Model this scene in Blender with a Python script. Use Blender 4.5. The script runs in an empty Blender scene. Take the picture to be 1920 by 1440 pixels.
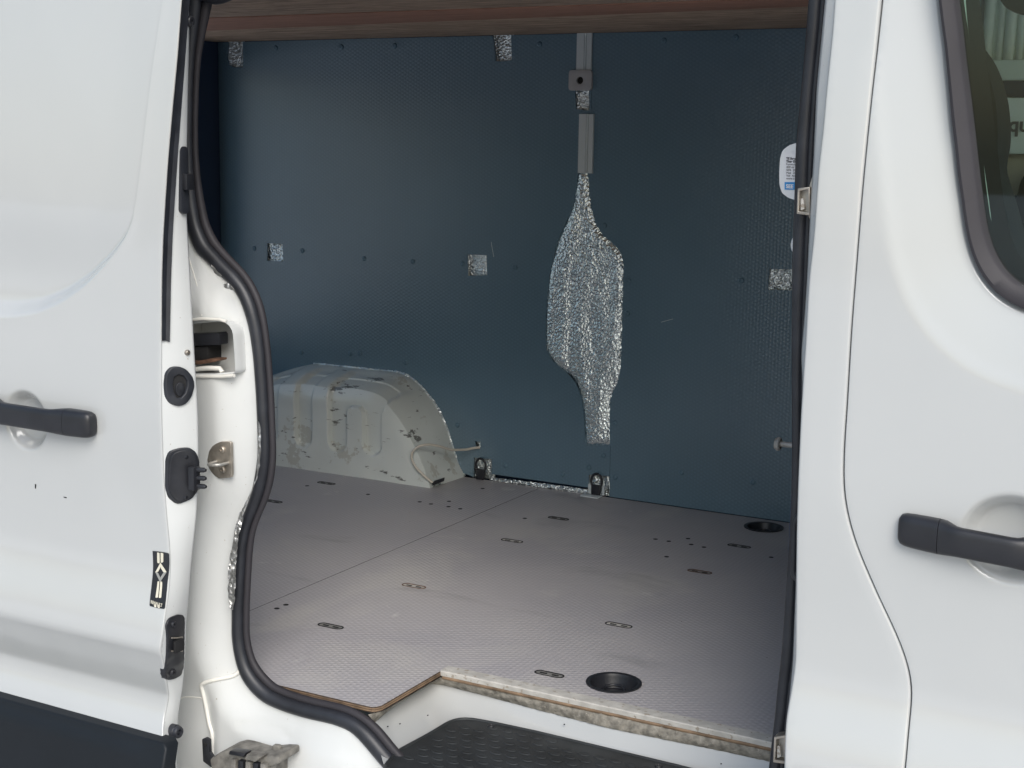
import bpy, bmesh, math, random
from math import radians, sin, cos, pi, sqrt, hypot, exp
from mathutils import Vector, Matrix, noise
from mathutils.geometry import delaunay_2d_cdt
random.seed(7)
S = bpy.context.scene
C = S.collection

# ------------------------------------------------------------------ camera
FPX, YAW, PITCH, ROLL, CZ = 2715.0, radians(28.47), radians(9.29), radians(1.0), 1.1
Fv = Vector((-sin(YAW)*cos(PITCH), cos(YAW)*cos(PITCH), -sin(PITCH)))
Rv = Vector((cos(YAW), sin(YAW), 0)); Uv = Rv.cross(Fv)
R2 = Rv*cos(ROLL) + Uv*sin(ROLL); U2 = -Rv*sin(ROLL) + Uv*cos(ROLL)
cam = bpy.data.cameras.new('camera'); camo = bpy.data.objects.new('camera', cam); C.objects.link(camo)
cam.sensor_width = 36; cam.lens = FPX/1920*36; cam.clip_start = 0.05; cam.clip_end = 2000
camo.matrix_world = Matrix.Translation((0, 0, CZ)) @ Matrix((R2, U2, -Fv)).transposed().to_4x4()
S.camera = camo

# ------------------------------------------------------------------ sky, sun, exposure
SUN_AZ, SUN_EL = radians(143), radians(40)       # azimuth from +Y towards +X
w = bpy.data.worlds.new('World'); S.world = w; w.use_nodes = True
nt = w.node_tree; bg = nt.nodes['Background']
sky = nt.nodes.new('ShaderNodeTexSky'); sky.sky_type = 'NISHITA'; sky.sun_disc = False
sky.sun_elevation = SUN_EL; sky.sun_rotation = SUN_AZ
sky.air_density = 1.5; sky.dust_density = 3.0; sky.ozone_density = 3.0
nt.links.new(sky.outputs[0], bg.inputs[0]); bg.inputs[1].default_value = 0.15
sl = bpy.data.lights.new('sun', 'SUN'); sl.energy = 2.3; sl.angle = radians(38); sl.color = (1, .985, .965)
so = bpy.data.objects.new('sun', sl); C.objects.link(so)
sd = Vector((sin(SUN_AZ)*cos(SUN_EL), cos(SUN_AZ)*cos(SUN_EL), sin(SUN_EL)))
so.rotation_euler = sd.to_track_quat('Z', 'Y').to_euler(); so.location = (3, -4, 5)
S.view_settings.view_transform = 'Standard'; S.view_settings.look = 'None'
S.view_settings.exposure = 0.08; S.view_settings.gamma = 1
S.cycles.max_bounces = 10; S.cycles.diffuse_bounces = 6

# ------------------------------------------------------------------ a photo point to a place on a real surface
YB, YD, YS, YW = 2.14, 2.04, 2.24, 4.12          # body skin, open sliding door skin, seal, far wall (m in front of camera)
def ray(px, py): return Fv*FPX + R2*(px-960) - U2*(py-720)
def at(px, py, y):
    """3-D point of a photo pixel on the surface y = const or y(x,z)"""
    d = ray(px, py)
    yy = y if not callable(y) else 2.1
    for _ in range(1 if not callable(y) else 14):
        p = d*(yy/d.y)
        if callable(y): yy = y(p.x, p.z+CZ)
    p = d*(yy/d.y); return Vector((p.x, p.y, p.z+CZ))
def atz(px, py, z=0.0):
    d = ray(px, py); d = d*((z-CZ)/d.z); return Vector((d.x, d.y, z))
def atx(px, py, x):
    d = ray(px, py); d = d*(x/d.x); return Vector((d.x, d.y, d.z+CZ))
def XZ(l, y): return [(p.x, p.z) for p in (at(a, b, y) for a, b in l)]
def XY(l, z=0.0): return [(p.x, p.y) for p in (atz(a, b, z) for a, b in l)]
def YZ(l, x): return [(p.y, p.z) for p in (atx(a, b, x) for a, b in l)]
def sm(t): t = max(0., min(1., t)); return t*t*(3-2*t)

# ------------------------------------------------------------------ materials
def mat(name, col, rough=.5, metal=0., coat=0., spec=.5, var=0., vscale=6., col2=None, bump=0., bscale=200., speck=None, rvar=0.):
    m = bpy.data.materials.new(name); m.use_nodes = True; n = m.node_tree.nodes; L = m.node_tree.links
    b = n['Principled BSDF']; b.inputs['Base Color'].default_value = (*col, 1)
    b.inputs['Roughness'].default_value = rough; b.inputs['Metallic'].default_value = metal
    b.inputs['Coat Weight'].default_value = coat; b.inputs['Coat Roughness'].default_value = .08
    b.inputs['Specular IOR Level'].default_value = spec
    g = n.new('ShaderNodeNewGeometry'); out = None
    if var or col2:
        t = n.new('ShaderNodeTexNoise'); t.inputs['Scale'].default_value = vscale; t.inputs['Detail'].default_value = 6
        L.new(g.outputs['Position'], t.inputs['Vector'])
        r = n.new('ShaderNodeValToRGB'); r.color_ramp.elements[0].position = .32; r.color_ramp.elements[1].position = .68
        a = tuple(max(0, c*(1-var)) for c in col); c2 = col2 or tuple(min(1, c*(1+var)) for c in col)
        r.color_ramp.elements[0].color = (*a, 1); r.color_ramp.elements[1].color = (*c2, 1)
        L.new(t.outputs['Fac'], r.inputs[0]); out = r.outputs[0]
        if rvar:
            mr = n.new('ShaderNodeMapRange'); mr.inputs[3].default_value = rough-rvar; mr.inputs[4].default_value = rough+rvar
            L.new(t.outputs['Fac'], mr.inputs[0]); L.new(mr.outputs[0], b.inputs['Roughness'])
    if speck:                                     # (colour, scale, threshold)
        t = n.new('ShaderNodeTexNoise'); t.inputs['Scale'].default_value = speck[1]; t.inputs['Detail'].default_value = 3
        L.new(g.outputs['Position'], t.inputs['Vector'])
        r = n.new('ShaderNodeValToRGB'); r.color_ramp.elements[0].position = speck[2]; r.color_ramp.elements[1].position = speck[2]+.03
        L.new(t.outputs['Fac'], r.inputs[0])
        mx = n.new('ShaderNodeMixRGB'); mx.inputs[2].default_value = (*speck[0], 1); L.new(r.outputs[0], mx.inputs[0])
        if out: L.new(out, mx.inputs[1])
        else: mx.inputs[1].default_value = (*col, 1)
        out = mx.outputs[0]
    if out: L.new(out, b.inputs['Base Color'])
    if bump:
        t = n.new('ShaderNodeTexNoise'); t.inputs['Scale'].default_value = bscale; t.inputs['Detail'].default_value = 4
        L.new(g.outputs['Position'], t.inputs['Vector'])
        bp = n.new('ShaderNodeBump'); bp.inputs['Strength'].default_value = bump; bp.inputs['Distance'].default_value = .002
        L.new(t.outputs['Fac'], bp.inputs['Height']); L.new(bp.outputs[0], b.inputs['Normal'])
    return m

def hexmat(name, col, col2, rough, pitch, axes, strength, dist=.0006, mark=None, spec=.5, tone=.08):
    """phenolic anti-slip board: hexagonal mesh embossing"""
    m = mat(name, col, rough, var=.0, col2=col2, vscale=2.2, spec=spec, rvar=.06); n = m.node_tree.nodes; L = m.node_tree.links
    g = n.new('ShaderNodeNewGeometry'); k = 2*pi/pitch; acc = None
    for a in (0, 60, 120):
        v = Vector((0, 0, 0)); v[axes[0]] = cos(radians(a))*k; v[axes[1]] = sin(radians(a))*k
        d = n.new('ShaderNodeVectorMath'); d.operation = 'DOT_PRODUCT'; d.inputs[1].default_value = v
        L.new(g.outputs['Position'], d.inputs[0])
        c = n.new('ShaderNodeMath'); c.operation = 'COSINE'; L.new(d.outputs['Value'], c.inputs[0])
        if acc is None: acc = c.outputs[0]
        else:
            s = n.new('ShaderNodeMath'); s.operation = 'ADD'; L.new(acc, s.inputs[0]); L.new(c.outputs[0], s.inputs[1]); acc = s.outputs[0]
    bp = n.new('ShaderNodeBump'); bp.inputs['Strength'].default_value = strength; bp.inputs['Distance'].default_value = dist
    L.new(acc, bp.inputs['Height']); b = n['Principled BSDF']; L.new(bp.outputs[0], b.inputs['Normal'])
    # embossing also carries a faint tone, lighter tops against darker valleys; plus scuffs
    src = b.inputs['Base Color'].links[0].from_socket
    mr = n.new('ShaderNodeMapRange'); mr.inputs[1].default_value = -1.5; mr.inputs[2].default_value = 3; mr.inputs[3].default_value = 1-tone; mr.inputs[4].default_value = 1+tone*1.2
    L.new(acc, mr.inputs[0])
    mu = n.new('ShaderNodeVectorMath'); mu.operation = 'SCALE'; L.new(src, mu.inputs[0]); L.new(mr.outputs[0], mu.inputs['Scale'])
    res = mu.outputs[0]
    if mark:
        for (mc, sc, th, st) in mark:
            t = n.new('ShaderNodeTexNoise'); t.inputs['Scale'].default_value = sc; t.inputs['Detail'].default_value = 5; t.inputs['Distortion'].default_value = .6
            mp = n.new('ShaderNodeMapping'); mp.inputs['Scale'].default_value = st
            L.new(g.outputs['Position'], mp.inputs[0]); L.new(mp.outputs[0], t.inputs['Vector'])
            r = n.new('ShaderNodeValToRGB'); r.color_ramp.elements[0].position = th; r.color_ramp.elements[1].position = th+.12
            r.color_ramp.elements[1].color = (.7, .7, .7, 1)
            L.new(t.outputs['Fac'], r.inputs[0]); mx = n.new('ShaderNodeMixRGB'); mx.inputs[2].default_value = (*mc, 1)
            L.new(r.outputs[0], mx.inputs[0]); L.new(res, mx.inputs[1]); res = mx.outputs[0]
    L.new(res, b.inputs['Base Color']); return m

def foilmat(name, col=(.86, .90, .91), sc=170., st=1.0, dist=.004, met=.9, rg=.27):
    m = mat(name, col, rg, metal=met); n = m.node_tree.nodes; L = m.node_tree.links
    g = n.new('ShaderNodeNewGeometry')
    v = n.new('ShaderNodeTexVoronoi'); v.inputs['Scale'].default_value = sc; v.feature = 'F1'
    t = n.new('ShaderNodeTexNoise'); t.inputs['Scale'].default_value = sc*.9; t.inputs['Detail'].default_value = 6
    L.new(g.outputs['Position'], v.inputs['Vector']); L.new(g.outputs['Position'], t.inputs['Vector'])
    a = n.new('ShaderNodeMath'); a.operation = 'ADD'; L.new(v.outputs['Distance'], a.inputs[0]); L.new(t.outputs['Fac'], a.inputs[1])
    bp = n.new('ShaderNodeBump'); bp.inputs['Strength'].default_value = st; bp.inputs['Distance'].default_value = dist
    L.new(a.outputs[0], bp.inputs['Height']); L.new(bp.outputs[0], n['Principled BSDF'].inputs['Normal']); return m

def woodmat(name, c1, c2):
    m = mat(name, c1, .75); n = m.node_tree.nodes; L = m.node_tree.links; g = n.new('ShaderNodeNewGeometry')
    mp = n.new('ShaderNodeMapping'); mp.inputs['Scale'].default_value = (1.6, 14, 14)
    t = n.new('ShaderNodeTexNoise'); t.inputs['Scale'].default_value = 4; t.inputs['Detail'].default_value = 9; t.inputs['Roughness'].default_value = .68; t.inputs['Distortion'].default_value = 1.1
    L.new(g.outputs['Position'], mp.inputs[0]); L.new(mp.outputs[0], t.inputs['Vector'])
    r = n.new('ShaderNodeValToRGB'); r.color_ramp.elements[0].position = .36; r.color_ramp.elements[1].position = .66
    r.color_ramp.elements[0].color = (*c1, 1); r.color_ramp.elements[1].color = (*c2, 1)
    L.new(t.outputs['Fac'], r.inputs[0]); L.new(r.outputs[0], n['Principled BSDF'].inputs['Base Color'])
    bp = n.new('ShaderNodeBump'); bp.inputs['Strength'].default_value = .5; bp.inputs['Distance'].default_value = .003
    L.new(t.outputs['Fac'], bp.inputs['Height']); L.new(bp.outputs[0], n['Principled BSDF'].inputs['Normal']); return m

M = {}
M['white'] = mat('white_paint', (.475, .488, .486), .2, coat=1., var=.012, vscale=3, speck=((.55, .53, .5), 260, .74), bump=.02, bscale=30)
M['jamb'] = mat('jamb_paint', (.585, .60, .595), .4, coat=.25, var=.03, vscale=7, speck=((.38, .35, .3), 150, .72), bump=.06, bscale=26)
M['rubber'] = mat('seal_rubber', (.020, .022, .028), .42, var=.25, vscale=25, bump=.12, bscale=500)
M['trim'] = mat('window_trim_rubber', (.034, .032, .037), .55, spec=.3, var=.12, vscale=8, bump=.1, bscale=300)
M['black'] = mat('black_plastic', (.016, .017, .021), .38, var=.2, vscale=18, bump=.1, bscale=700)
M['mat'] = mat('step_mat_plastic', (.024, .027, .029), .58, var=.3, vscale=14, bump=.15, bscale=400)
M['rub'] = mat('rub_strip_plastic', (.008, .011, .015), .55, spec=.3, var=.1, bump=.1, bscale=900)
M['dark'] = mat('dark_recess', (.01, .01, .011), .8)  # near-black; serves dark parts and the painted shade in holes and gaps
M['night'] = mat('dark_navy', (.028, .052, .105), .7)  # the rear frame's backlit shade is put into this navy colour
M['steel'] = mat('dull_steel', (.42, .38, .33), .45, metal=.8, var=.25, vscale=40, bump=.3, bscale=150)
M['zinc'] = mat('zinc_plate', (.45, .44, .41), .42, metal=.6, var=.12, vscale=50, bump=.15, bscale=250)
M['alu'] = mat('worn_aluminium', (.50, .485, .45), .5, metal=.0, var=.16, vscale=35, bump=.3, bscale=160, speck=((.34, .30, .25), 90, .62))
M['wallp'] = hexmat('blue_grey_laminate', (.112, .192, .252), (.130, .215, .280), .31, .0105, (0, 2), .20, .0006, tone=.06, spec=1.0)
M['floorp'] = hexmat('anti_slip_floor', (.39, .375, .395), (.455, .435, .44), .42, .0125, (0, 1), .35, .0006, tone=.055,
                     mark=[((.49, .47, .455), 3.2, .54, (1, .8, 1)), ((.27, .26, .265), 5, .62, (.5, 1.2, 1)), ((.62, .61, .585), 13, .68, (1, 1, 1))])
M['foil'] = foilmat('crumpled_foil', (.82, .90, .92), 115, .9, .0027, .94, .27); M['foilb'] = foilmat('foil_fine', (.90, .97, .98), 125, 1.0, .0040, .92, .3)
M['foild'] = foilmat('aged_foil', (.5, .5, .49), 130, 1., .0018, .85, .35)
M['ply'] = mat('plywood_edge', (.20, .135, .085), .7, var=.45, vscale=30, bump=.3, bscale=120)
M['plyd'] = mat('plywood_glue_line', (.06, .04, .028), .8, var=.3, vscale=40)
M['insul'] = mat('dusty_foam', (.23, .215, .185), .9, var=.45, vscale=60, bump=1., bscale=140, speck=((.34, .31, .27), 200, .66))
M['slotm'] = mat('slot_metal', (.27, .265, .25), .45, metal=.3, var=.3, vscale=60)
M['dirty'] = mat('dirty_alloy', (.20, .19, .17), .65, metal=.3, var=.4, vscale=45, bump=.5, bscale=120)
M['strip'] = mat('grey_trunking', (.60, .66, .68), .45, var=.04)
M['plate'] = mat('taupe_plate', (.42, .42, .43), .5, var=.05)
M['wood'] = woodmat('rough_sawn_wood', (.24, .16, .11), (.66, .48, .35))
M['woodr'] = woodmat('reddish_wood', (.34, .17, .115), (.50, .27, .19))
M['cable'] = mat('cream_cable', (.62, .58, .5), .45)
M['wplas'] = mat('white_plastic', (.78, .79, .80), .35)
M['label'] = mat('paper_label', (.80, .80, .82), .6); M['blue'] = mat('blue_print', (.03, .27, .62), .5); M['ink'] = mat('grey_ink', (.09, .09, .1), .6)
M['cream'] = mat('cream_print', (.66, .63, .52), .4)
M['bead'] = mat('sealant_bead', (.76, .75, .70), .45, bump=.1, bscale=60)
M['rust'] = mat('rusty_steel', (.13, .07, .045), .7, metal=.3, var=.5, vscale=50, bump=.5, bscale=150)
M['seat'] = mat('seat_fabric', (.016, .021, .024), .9, bump=.4, bscale=800)
M['cabw'] = mat('cab_lining', (.80, .86, .82), .6, var=.1, vscale=3)
M['tan'] = mat('tan_reflection', (.55, .47, .40), .7, var=.08)  # colour of the brown reflected band in the cab window
M['card'] = mat('card', (.88, .90, .89), .6); M['guide'] = mat('glass_run', (.55, .66, .60), .3)
M['asph'] = mat('pavement', (.50, .50, .50), .85, var=.15, vscale=1.5, bump=.4, bscale=60)
# scuffed wheel arch paint
m = mat('scuffed_arch_paint', (.66, .70, .67), .28, coat=.5, var=.06, vscale=5, bump=.08, bscale=40); n = m.node_tree.nodes; L = m.node_tree.links
b = n['Principled BSDF']; src = b.inputs['Base Color'].links[0].from_socket; g = n.new('ShaderNodeNewGeometry')
for sc, th, stv, colr, amt in ((13, .615, (.6, 1, 2.0), (.07, .07, .06), .85), (60, .70, (1, 1, .7), (.05, .05, .045), .8), (38, .66, (.35, .35, 2.4), (.09, .09, .08), .7), (9, .62, (1, 1, 1), (.40, .38, .31), .5)):
    t = n.new('ShaderNodeTexNoise'); t.inputs['Scale'].default_value = sc; t.inputs['Detail'].default_value = 8; t.inputs['Roughness'].default_value = .65
    mp = n.new('ShaderNodeMapping'); mp.inputs['Scale'].default_value = stv; L.new(g.outputs['Position'], mp.inputs[0]); L.new(mp.outputs[0], t.inputs[0])
    r = n.new('ShaderNodeValToRGB'); r.color_ramp.elements[0].position = th; r.color_ramp.elements[1].position = th+.025; r.color_ramp.elements[1].color = (amt, amt, amt, 1)
    L.new(t.outputs['Fac'], r.inputs[0]); mx = n.new('ShaderNodeMixRGB'); mx.inputs[2].default_value = (*colr, 1)
    L.new(r.outputs[0], mx.inputs[0]); L.new(src, mx.inputs[1]); src = mx.outputs[0]
L.new(src, b.inputs['Base Color']); M['arch'] = m
# window glass
m = bpy.data.materials.new('tinted_glass'); m.use_nodes = True; n = m.node_tree.nodes; L = m.node_tree.links; n.remove(n['Principled BSDF'])
tr = n.new('ShaderNodeBsdfTransparent'); tr.inputs[0].default_value = (.88, .96, .92, 1); gl = n.new('ShaderNodeBsdfGlossy'); gl.inputs['Roughness'].default_value = .02
fr = n.new('ShaderNodeFresnel'); fr.inputs[0].default_value = 1.42; mx = n.new('ShaderNodeMixShader')
L.new(fr.outputs[0], mx.inputs[0]); L.new(tr.outputs[0], mx.inputs[1]); L.new(gl.outputs[0], mx.inputs[2]); L.new(mx.outputs[0], n['Material Output'].inputs[0]); M['glass'] = m

# ------------------------------------------------------------------ object helpers
VL = Vector((-1.6, 3.2, -.56))
def link(name, me, mt, parent=None, smooth=True, loc=None, label=None):
    o = bpy.data.objects.new(name, me); C.objects.link(o)
    if mt is not None and not me.materials: me.materials.append(M[mt])
    if smooth:
        for p in me.polygons: p.use_smooth = True
    if parent is not None:
        o.parent = parent
        if parent.type == 'EMPTY': o.matrix_parent_inverse = Matrix.Translation(-parent.location)
    if loc is not None: o.location = loc
    if label: o['label'] = label
    return o
def bmobj(name, bm, mt, parent=None, smooth=True, label=None, sharp=None, loc=None):
    bmesh.ops.recalc_face_normals(bm, faces=bm.faces[:])
    if sharp:
        for e in bm.edges:
            if len(e.link_faces) == 2 and e.calc_face_angle(0) > radians(sharp): e.smooth = False
    me = bpy.data.meshes.new(name); bm.to_mesh(me); bm.free()
    return link(name, me, mt, parent, smooth, loc, label)
def inside(p, poly):
    x, y = p; c = False; j = len(poly)-1
    for i in range(len(poly)):
        xi, yi = poly[i]; xj, yj = poly[j]
        if (yi > y) != (yj > y) and x < (xj-xi)*(y-yi)/(yj-yi)+xi: c = not c
        j = i
    return c
def resample(pts, n=None, step=None, closed=False):
    P = [Vector(p) for p in pts]
    if closed: P.append(P[0])
    d = [0]
    for a, b in zip(P, P[1:]): d.append(d[-1]+(b-a).length)
    if n is None: n = max(2, int(d[-1]/step)+1)
    out = []; j = 0
    for i in range(n):
        s = d[-1]*i/(n if closed else n-1)
        while j < len(d)-2 and d[j+1] < s: j += 1
        t = (s-d[j])/max(1e-9, d[j+1]-d[j]); out.append(P[j].lerp(P[j+1], min(1, t)))
    return out
def smooth_curve(pts, n=None, step=None, it=3, closed=False):
    P = resample(pts, n, step, closed)
    for _ in range(it):
        Q = [p.copy() for p in P]; m = len(P)
        for i in range(m):
            if closed: Q[i] = P[i]*.5+(P[i-1]+P[(i+1) % m])*.25
            elif 0 < i < m-1: Q[i] = P[i]*.5+(P[i-1]+P[i+1])*.25
        P = Q
    return P
def segdist(p, poly, closed=False):
    best = 9e9; n = len(poly)
    for i in range(n if closed else n-1):
        ax, ay = poly[i]; bx, by = poly[(i+1) % n]; dx, dy = bx-ax, by-ay
        t = max(0, min(1, ((p[0]-ax)*dx+(p[1]-ay)*dy)/max(1e-12, dx*dx+dy*dy)))
        q = (p[0]-ax-t*dx)**2+(p[1]-ay-t*dy)**2
        if q < best: best = q
    return sqrt(best)
def cdt_fill(outer, holes, grid, lines=(), fine=None):
    """triangulate a 2-D outline with holes, filled with grid points; fine = [(x0,x1,y0,y1,step)]"""
    V = []; Ed = []
    def loop(l, closed=True):
        s = len(V); V.extend(l); k = len(l)
        for i in range(k if closed else k-1): Ed.append((s+i, s+(i+1) % k))
    loop(outer)
    for h in holes: loop(h)
    for l in lines: loop(l, False)
    if grid:
        bnd = {}
        cell = grid
        fx = fine or []
        xs = [p[0] for p in outer]; ys = [p[1] for p in outer]
        segs = [outer]+list(holes)
        steps = [(min(xs), max(xs), min(ys), max(ys), grid)]+list(fx)
        # coarse occupancy of boundary points to keep grid points off it
        occ = set(); q = min(s[4] for s in steps)
        for l in segs+list(lines):
            c = l in segs; k = len(l)
            for i in range(k if c else k-1):
                a, b2 = l[i], l[(i+1) % k]; nn = max(1, int(hypot(b2[0]-a[0], b2[1]-a[1])/(q*.5)))
                for t in range(nn+1): occ.add((round((a[0]+(b2[0]-a[0])*t/nn)/q), round((a[1]+(b2[1]-a[1])*t/nn)/q)))
        for si, (x0, x1, y0, y1, st) in enumerate(steps):
            nx = int((x1-x0)/st); ny = int((y1-y0)/st)
            for i in range(1, nx+1):
                for j in range(1, ny+1):
                    p = (x0+i*st-(st*.5 if j % 2 else 0), y0+j*st)
                    if any(f[0] < p[0] < f[1] and f[2] < p[1] < f[3] for f in steps[si+1:]): continue
                    if (round(p[0]/q), round(p[1]/q)) in occ: continue
                    V.append(p)
    vo, eo, fo, _, _, _ = delaunay_2d_cdt([Vector(v) for v in V], Ed, [], 0, 1e-6)
    F = []
    for f in fo:
        cx = sum(vo[i][0] for i in f)/len(f); cy = sum(vo[i][1] for i in f)/len(f)
        if inside((cx, cy), outer) and not any(inside((cx, cy), h) for h in holes): F.append(f)
    return [tuple(v) for v in vo], F
def put(axis, p, a):
    return (a, p[0], p[1]) if axis == 'x' else (p[0], a, p[1]) if axis == 'y' else (p[0], p[1], a)
def sheet(name, outer, yfn, mt, parent=None, holes=(), grid=.03, roll=0., depth=.0, axis='y', lines=(), fine=None, label=None, sgn=1):
    """a pressed panel: filled outline lying on y(x,z), its edges rolled inwards and returned by depth"""
    vo, F = cdt_fill(outer, holes, grid, lines, fine)
    bm = bmesh.new(); used = {}
    for f in F:
        for i in f:
            if i not in used:
                a = yfn(*vo[i]) if callable(yfn) else yfn
                used[i] = bm.verts.new(put(axis, vo[i], a))
        try: bm.faces.new([used[i] for i in f])
        except ValueError: pass
    if roll or depth:
        be = [e for e in bm.edges if len(e.link_faces) == 1]; out = {}
        k = {'x': (1, 2, 0), 'y': (0, 2, 1), 'z': (0, 1, 2)}[axis]
        for e in be:
            fc = e.link_faces[0].calc_center_median(); mid = (e.verts[0].co+e.verts[1].co)/2; dv = e.verts[1].co-e.verts[0].co
            nn = Vector((dv[k[1]], -dv[k[0]])); nn.normalize()
            if nn.dot(Vector((fc[k[0]]-mid[k[0]], fc[k[1]]-mid[k[1]]))) > 0: nn = -nn
            for v in e.verts: out.setdefault(v, Vector((0, 0))); out[v] += nn
        prof = []
        if roll: prof = [(roll*sin(t), roll*(1-cos(t))) for t in (radians(22), radians(45), radians(68), radians(90))]
        if depth: prof.append((roll, roll+depth))
        ring = {v: [v] for v in out}
        for v, nn in out.items():
            if nn.length > 1e-6: nn.normalize()
            for a, b in prof:
                c = v.co.copy(); c[k[0]] += nn[0]*a; c[k[1]] += nn[1]*a; c[k[2]] += b*sgn; ring[v].append(bm.verts.new(c))
        for e in be:
            a, b = e.verts
            for i in range(len(prof)): bm.faces.new((ring[a][i], ring[b][i], ring[b][i+1], ring[a][i+1]))
    return bmobj(name, bm, mt, parent, True, label, 50)
def prism(name, poly, axis, a0, a1, mt, parent=None, bev=0., holes=(), label=None, smooth=False, bevseg=2, loc=None):
    """outline extruded from a0 to a1 along axis"""
    vo, F = cdt_fill(list(poly), [list(h) for h in holes], 0)
    bm = bmesh.new(); T = [bm.verts.new(put(axis, v, a0)) for v in vo]; B = [bm.verts.new(put(axis, v, a1)) for v in vo]
    cnt = {}
    for f in F:
        bm.faces.new([T[i] for i in f]); bm.faces.new([B[i] for i in f])
        for i in range(len(f)):
            e = (f[i], f[(i+1) % len(f)]); cnt.setdefault(tuple(sorted(e)), []).append(e)
    for e in cnt.values():
        if len(e) == 1: a, b = e[0]; bm.faces.new((T[a], T[b], B[b], B[a]))
    bm.verts.index_update()
    for v in [v for v in bm.verts if not v.link_faces]: bm.verts.remove(v)
    bmesh.ops.recalc_face_normals(bm, faces=bm.faces[:])
    if bev:
        es = [e for e in bm.edges if len(e.link_faces) == 2 and e.calc_face_angle(0) > radians(60) ]
        bmesh.ops.bevel(bm, geom=es, offset=bev, segments=bevseg, affect='EDGES', profile=.5, clamp_overlap=True)
    return bmobj(name, bm, mt, parent, smooth or bev > 0, label, 35, loc)
def box(name, x0, x1, y0, y1, z0, z1, mt, parent=None, bev=0., label=None):
    return prism(name, [(x0, z0), (x1, z0), (x1, z1), (x0, z1)], 'y', y0, y1, mt, parent, bev, label=label)
def loft(name, curves, mt, parent=None, label=None, closed=False, jit=0., sharp=None):
    bm = bmesh.new(); G = [[bm.verts.new(p) for p in c] for c in curves]; n = len(G[0])
    for a, b in zip(G, G[1:]):
        for i in range(n if closed else n-1):
            j = (i+1) % n
            try: bm.faces.new((a[i], a[j], b[j], b[i]))
            except ValueError: pass
    if jit:
        for v in bm.verts: v.co += Vector((random.uniform(-1, 1), random.uniform(-1, 1), random.uniform(-1, 1)))*jit
    return bmobj(name, bm, mt, parent, True, label, sharp)
def tube(name, path, r, mt, parent=None, seg=14, up=Vector((0, 1, 0)), label=None, sec=None, cap=True):
    """sweep; r = radius or list; sec(theta)->(a,b) section across (a: in plane, b: along up)"""
    bm = bmesh.new(); rings = []; n = len(path)
    for i, p in enumerate(path):
        t = (path[min(n-1, i+1)]-path[max(0, i-1)]).normalized(); s = t.cross(up)
        if s.length < 1e-4: s = t.cross(Vector((0, 0, 1)))
        s.normalize(); u = s.cross(t).normalized(); rr = r[i] if isinstance(r, (list, tuple)) else r
        ring = []
        for k in range(seg):
            a = 2*pi*k/seg
            aa, bb = sec(a) if sec else (cos(a), sin(a))
            ring.append(bm.verts.new(p+s*aa*rr+u*bb*(rr if not sec else 1)))
        rings.append(ring)
    for a, b in zip(rings, rings[1:]):
        for k in range(seg): bm.faces.new((a[k], a[(k+1) % seg], b[(k+1) % seg], b[k]))
    if cap: bm.faces.new(rings[0]); bm.faces.new(rings[-1])
    return bmobj(name, bm, mt, parent, True, label, 60)
def lathe_mesh(name, prof, seg=20, axis='y'):
    """prof = [(r, depth)] turned about the axis"""
    bm = bmesh.new(); R = []
    for r, d in prof:
        if r <= 1e-6: R.append([bm.verts.new(put(axis, (0, 0), d))]); continue
        R.append([bm.verts.new(put(axis, (r*cos(2*pi*k/seg), r*sin(2*pi*k/seg)), d)) for k in range(seg)])
    for a, b in zip(R, R[1:]):
        for k in range(seg):
            j = (k+1) % seg
            if len(a) == 1 and len(b) == 1: continue
            if len(a) == 1: bm.faces.new((a[0], b[k], b[j]))
            elif len(b) == 1: bm.faces.new((a[k], a[j], b[0]))
            else: bm.faces.new((a[k], a[j], b[j], b[k]))
    bmesh.ops.recalc_face_normals(bm, faces=bm.faces[:])
    for e in bm.edges:
        if len(e.link_faces) == 2 and e.calc_face_angle(0) > radians(40): e.smooth = False
    me = bpy.data.meshes.new(name); bm.to_mesh(me); bm.free()
    for p in me.polygons: p.use_smooth = True
    return me
def stadium(cx, cy, L, W, n=8, ang=0.):
    r = W/2; h = L/2-r; P = []
    for k in range(n+1): a = -pi/2+pi*k/n; P.append((h+r*cos(a), r*sin(a)))
    for k in range(n+1): a = pi/2+pi*k/n; P.append((-h+r*cos(a), r*sin(a)))
    return [(cx+x*cos(ang)-y*sin(ang), cy+x*sin(ang)+y*cos(ang)) for x, y in P]
def circ(cx, cy, r, n=20, r2=None): return [(cx+r*cos(2*pi*k/n), cy+(r2 or r)*sin(2*pi*k/n)) for k in range(n)]
def rrect(x0, x1, y0, y1, r, n=5):
    P = []
    for cx, cy, a0 in ((x1-r, y1-r, 0), (x0+r, y1-r, 90), (x0+r, y0+r, 180), (x1-r, y0+r, 270)):
        for k in range(n+1): a = radians(a0+90*k/n); P.append((cx+r*cos(a), cy+r*sin(a)))
    return P
def text(name, s, size, loc, mt, parent, rot=(pi/2, 0, 0), sx=1., align='LEFT', bold=0.):
    cu = bpy.data.curves.new(name, 'FONT'); cu.body = s; cu.size = size; cu.extrude = .0002; cu.align_x = align; cu.offset = bold
    o = bpy.data.objects.new(name, cu); C.objects.link(o); dg = bpy.context.evaluated_depsgraph_get()
    me = bpy.data.meshes.new_from_object(o.evaluated_get(dg)); bpy.data.objects.remove(o); bpy.data.curves.remove(cu)
    me.name = name; me.materials.clear(); from mathutils import Euler
    me.transform(Matrix.Translation(loc) @ Euler(rot).to_matrix().to_4x4() @ Matrix.Diagonal((sx, 1, 1, 1)))
    return link(name, me, mt, parent, False)

# ------------------------------------------------------------------ the van
van = bpy.data.objects.new('panel_van', None); van.location = VL; C.objects.link(van)
van['label'] = 'white panel van with its side sliding door open on an empty boarded load bay'; van['category'] = 'van'

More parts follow.
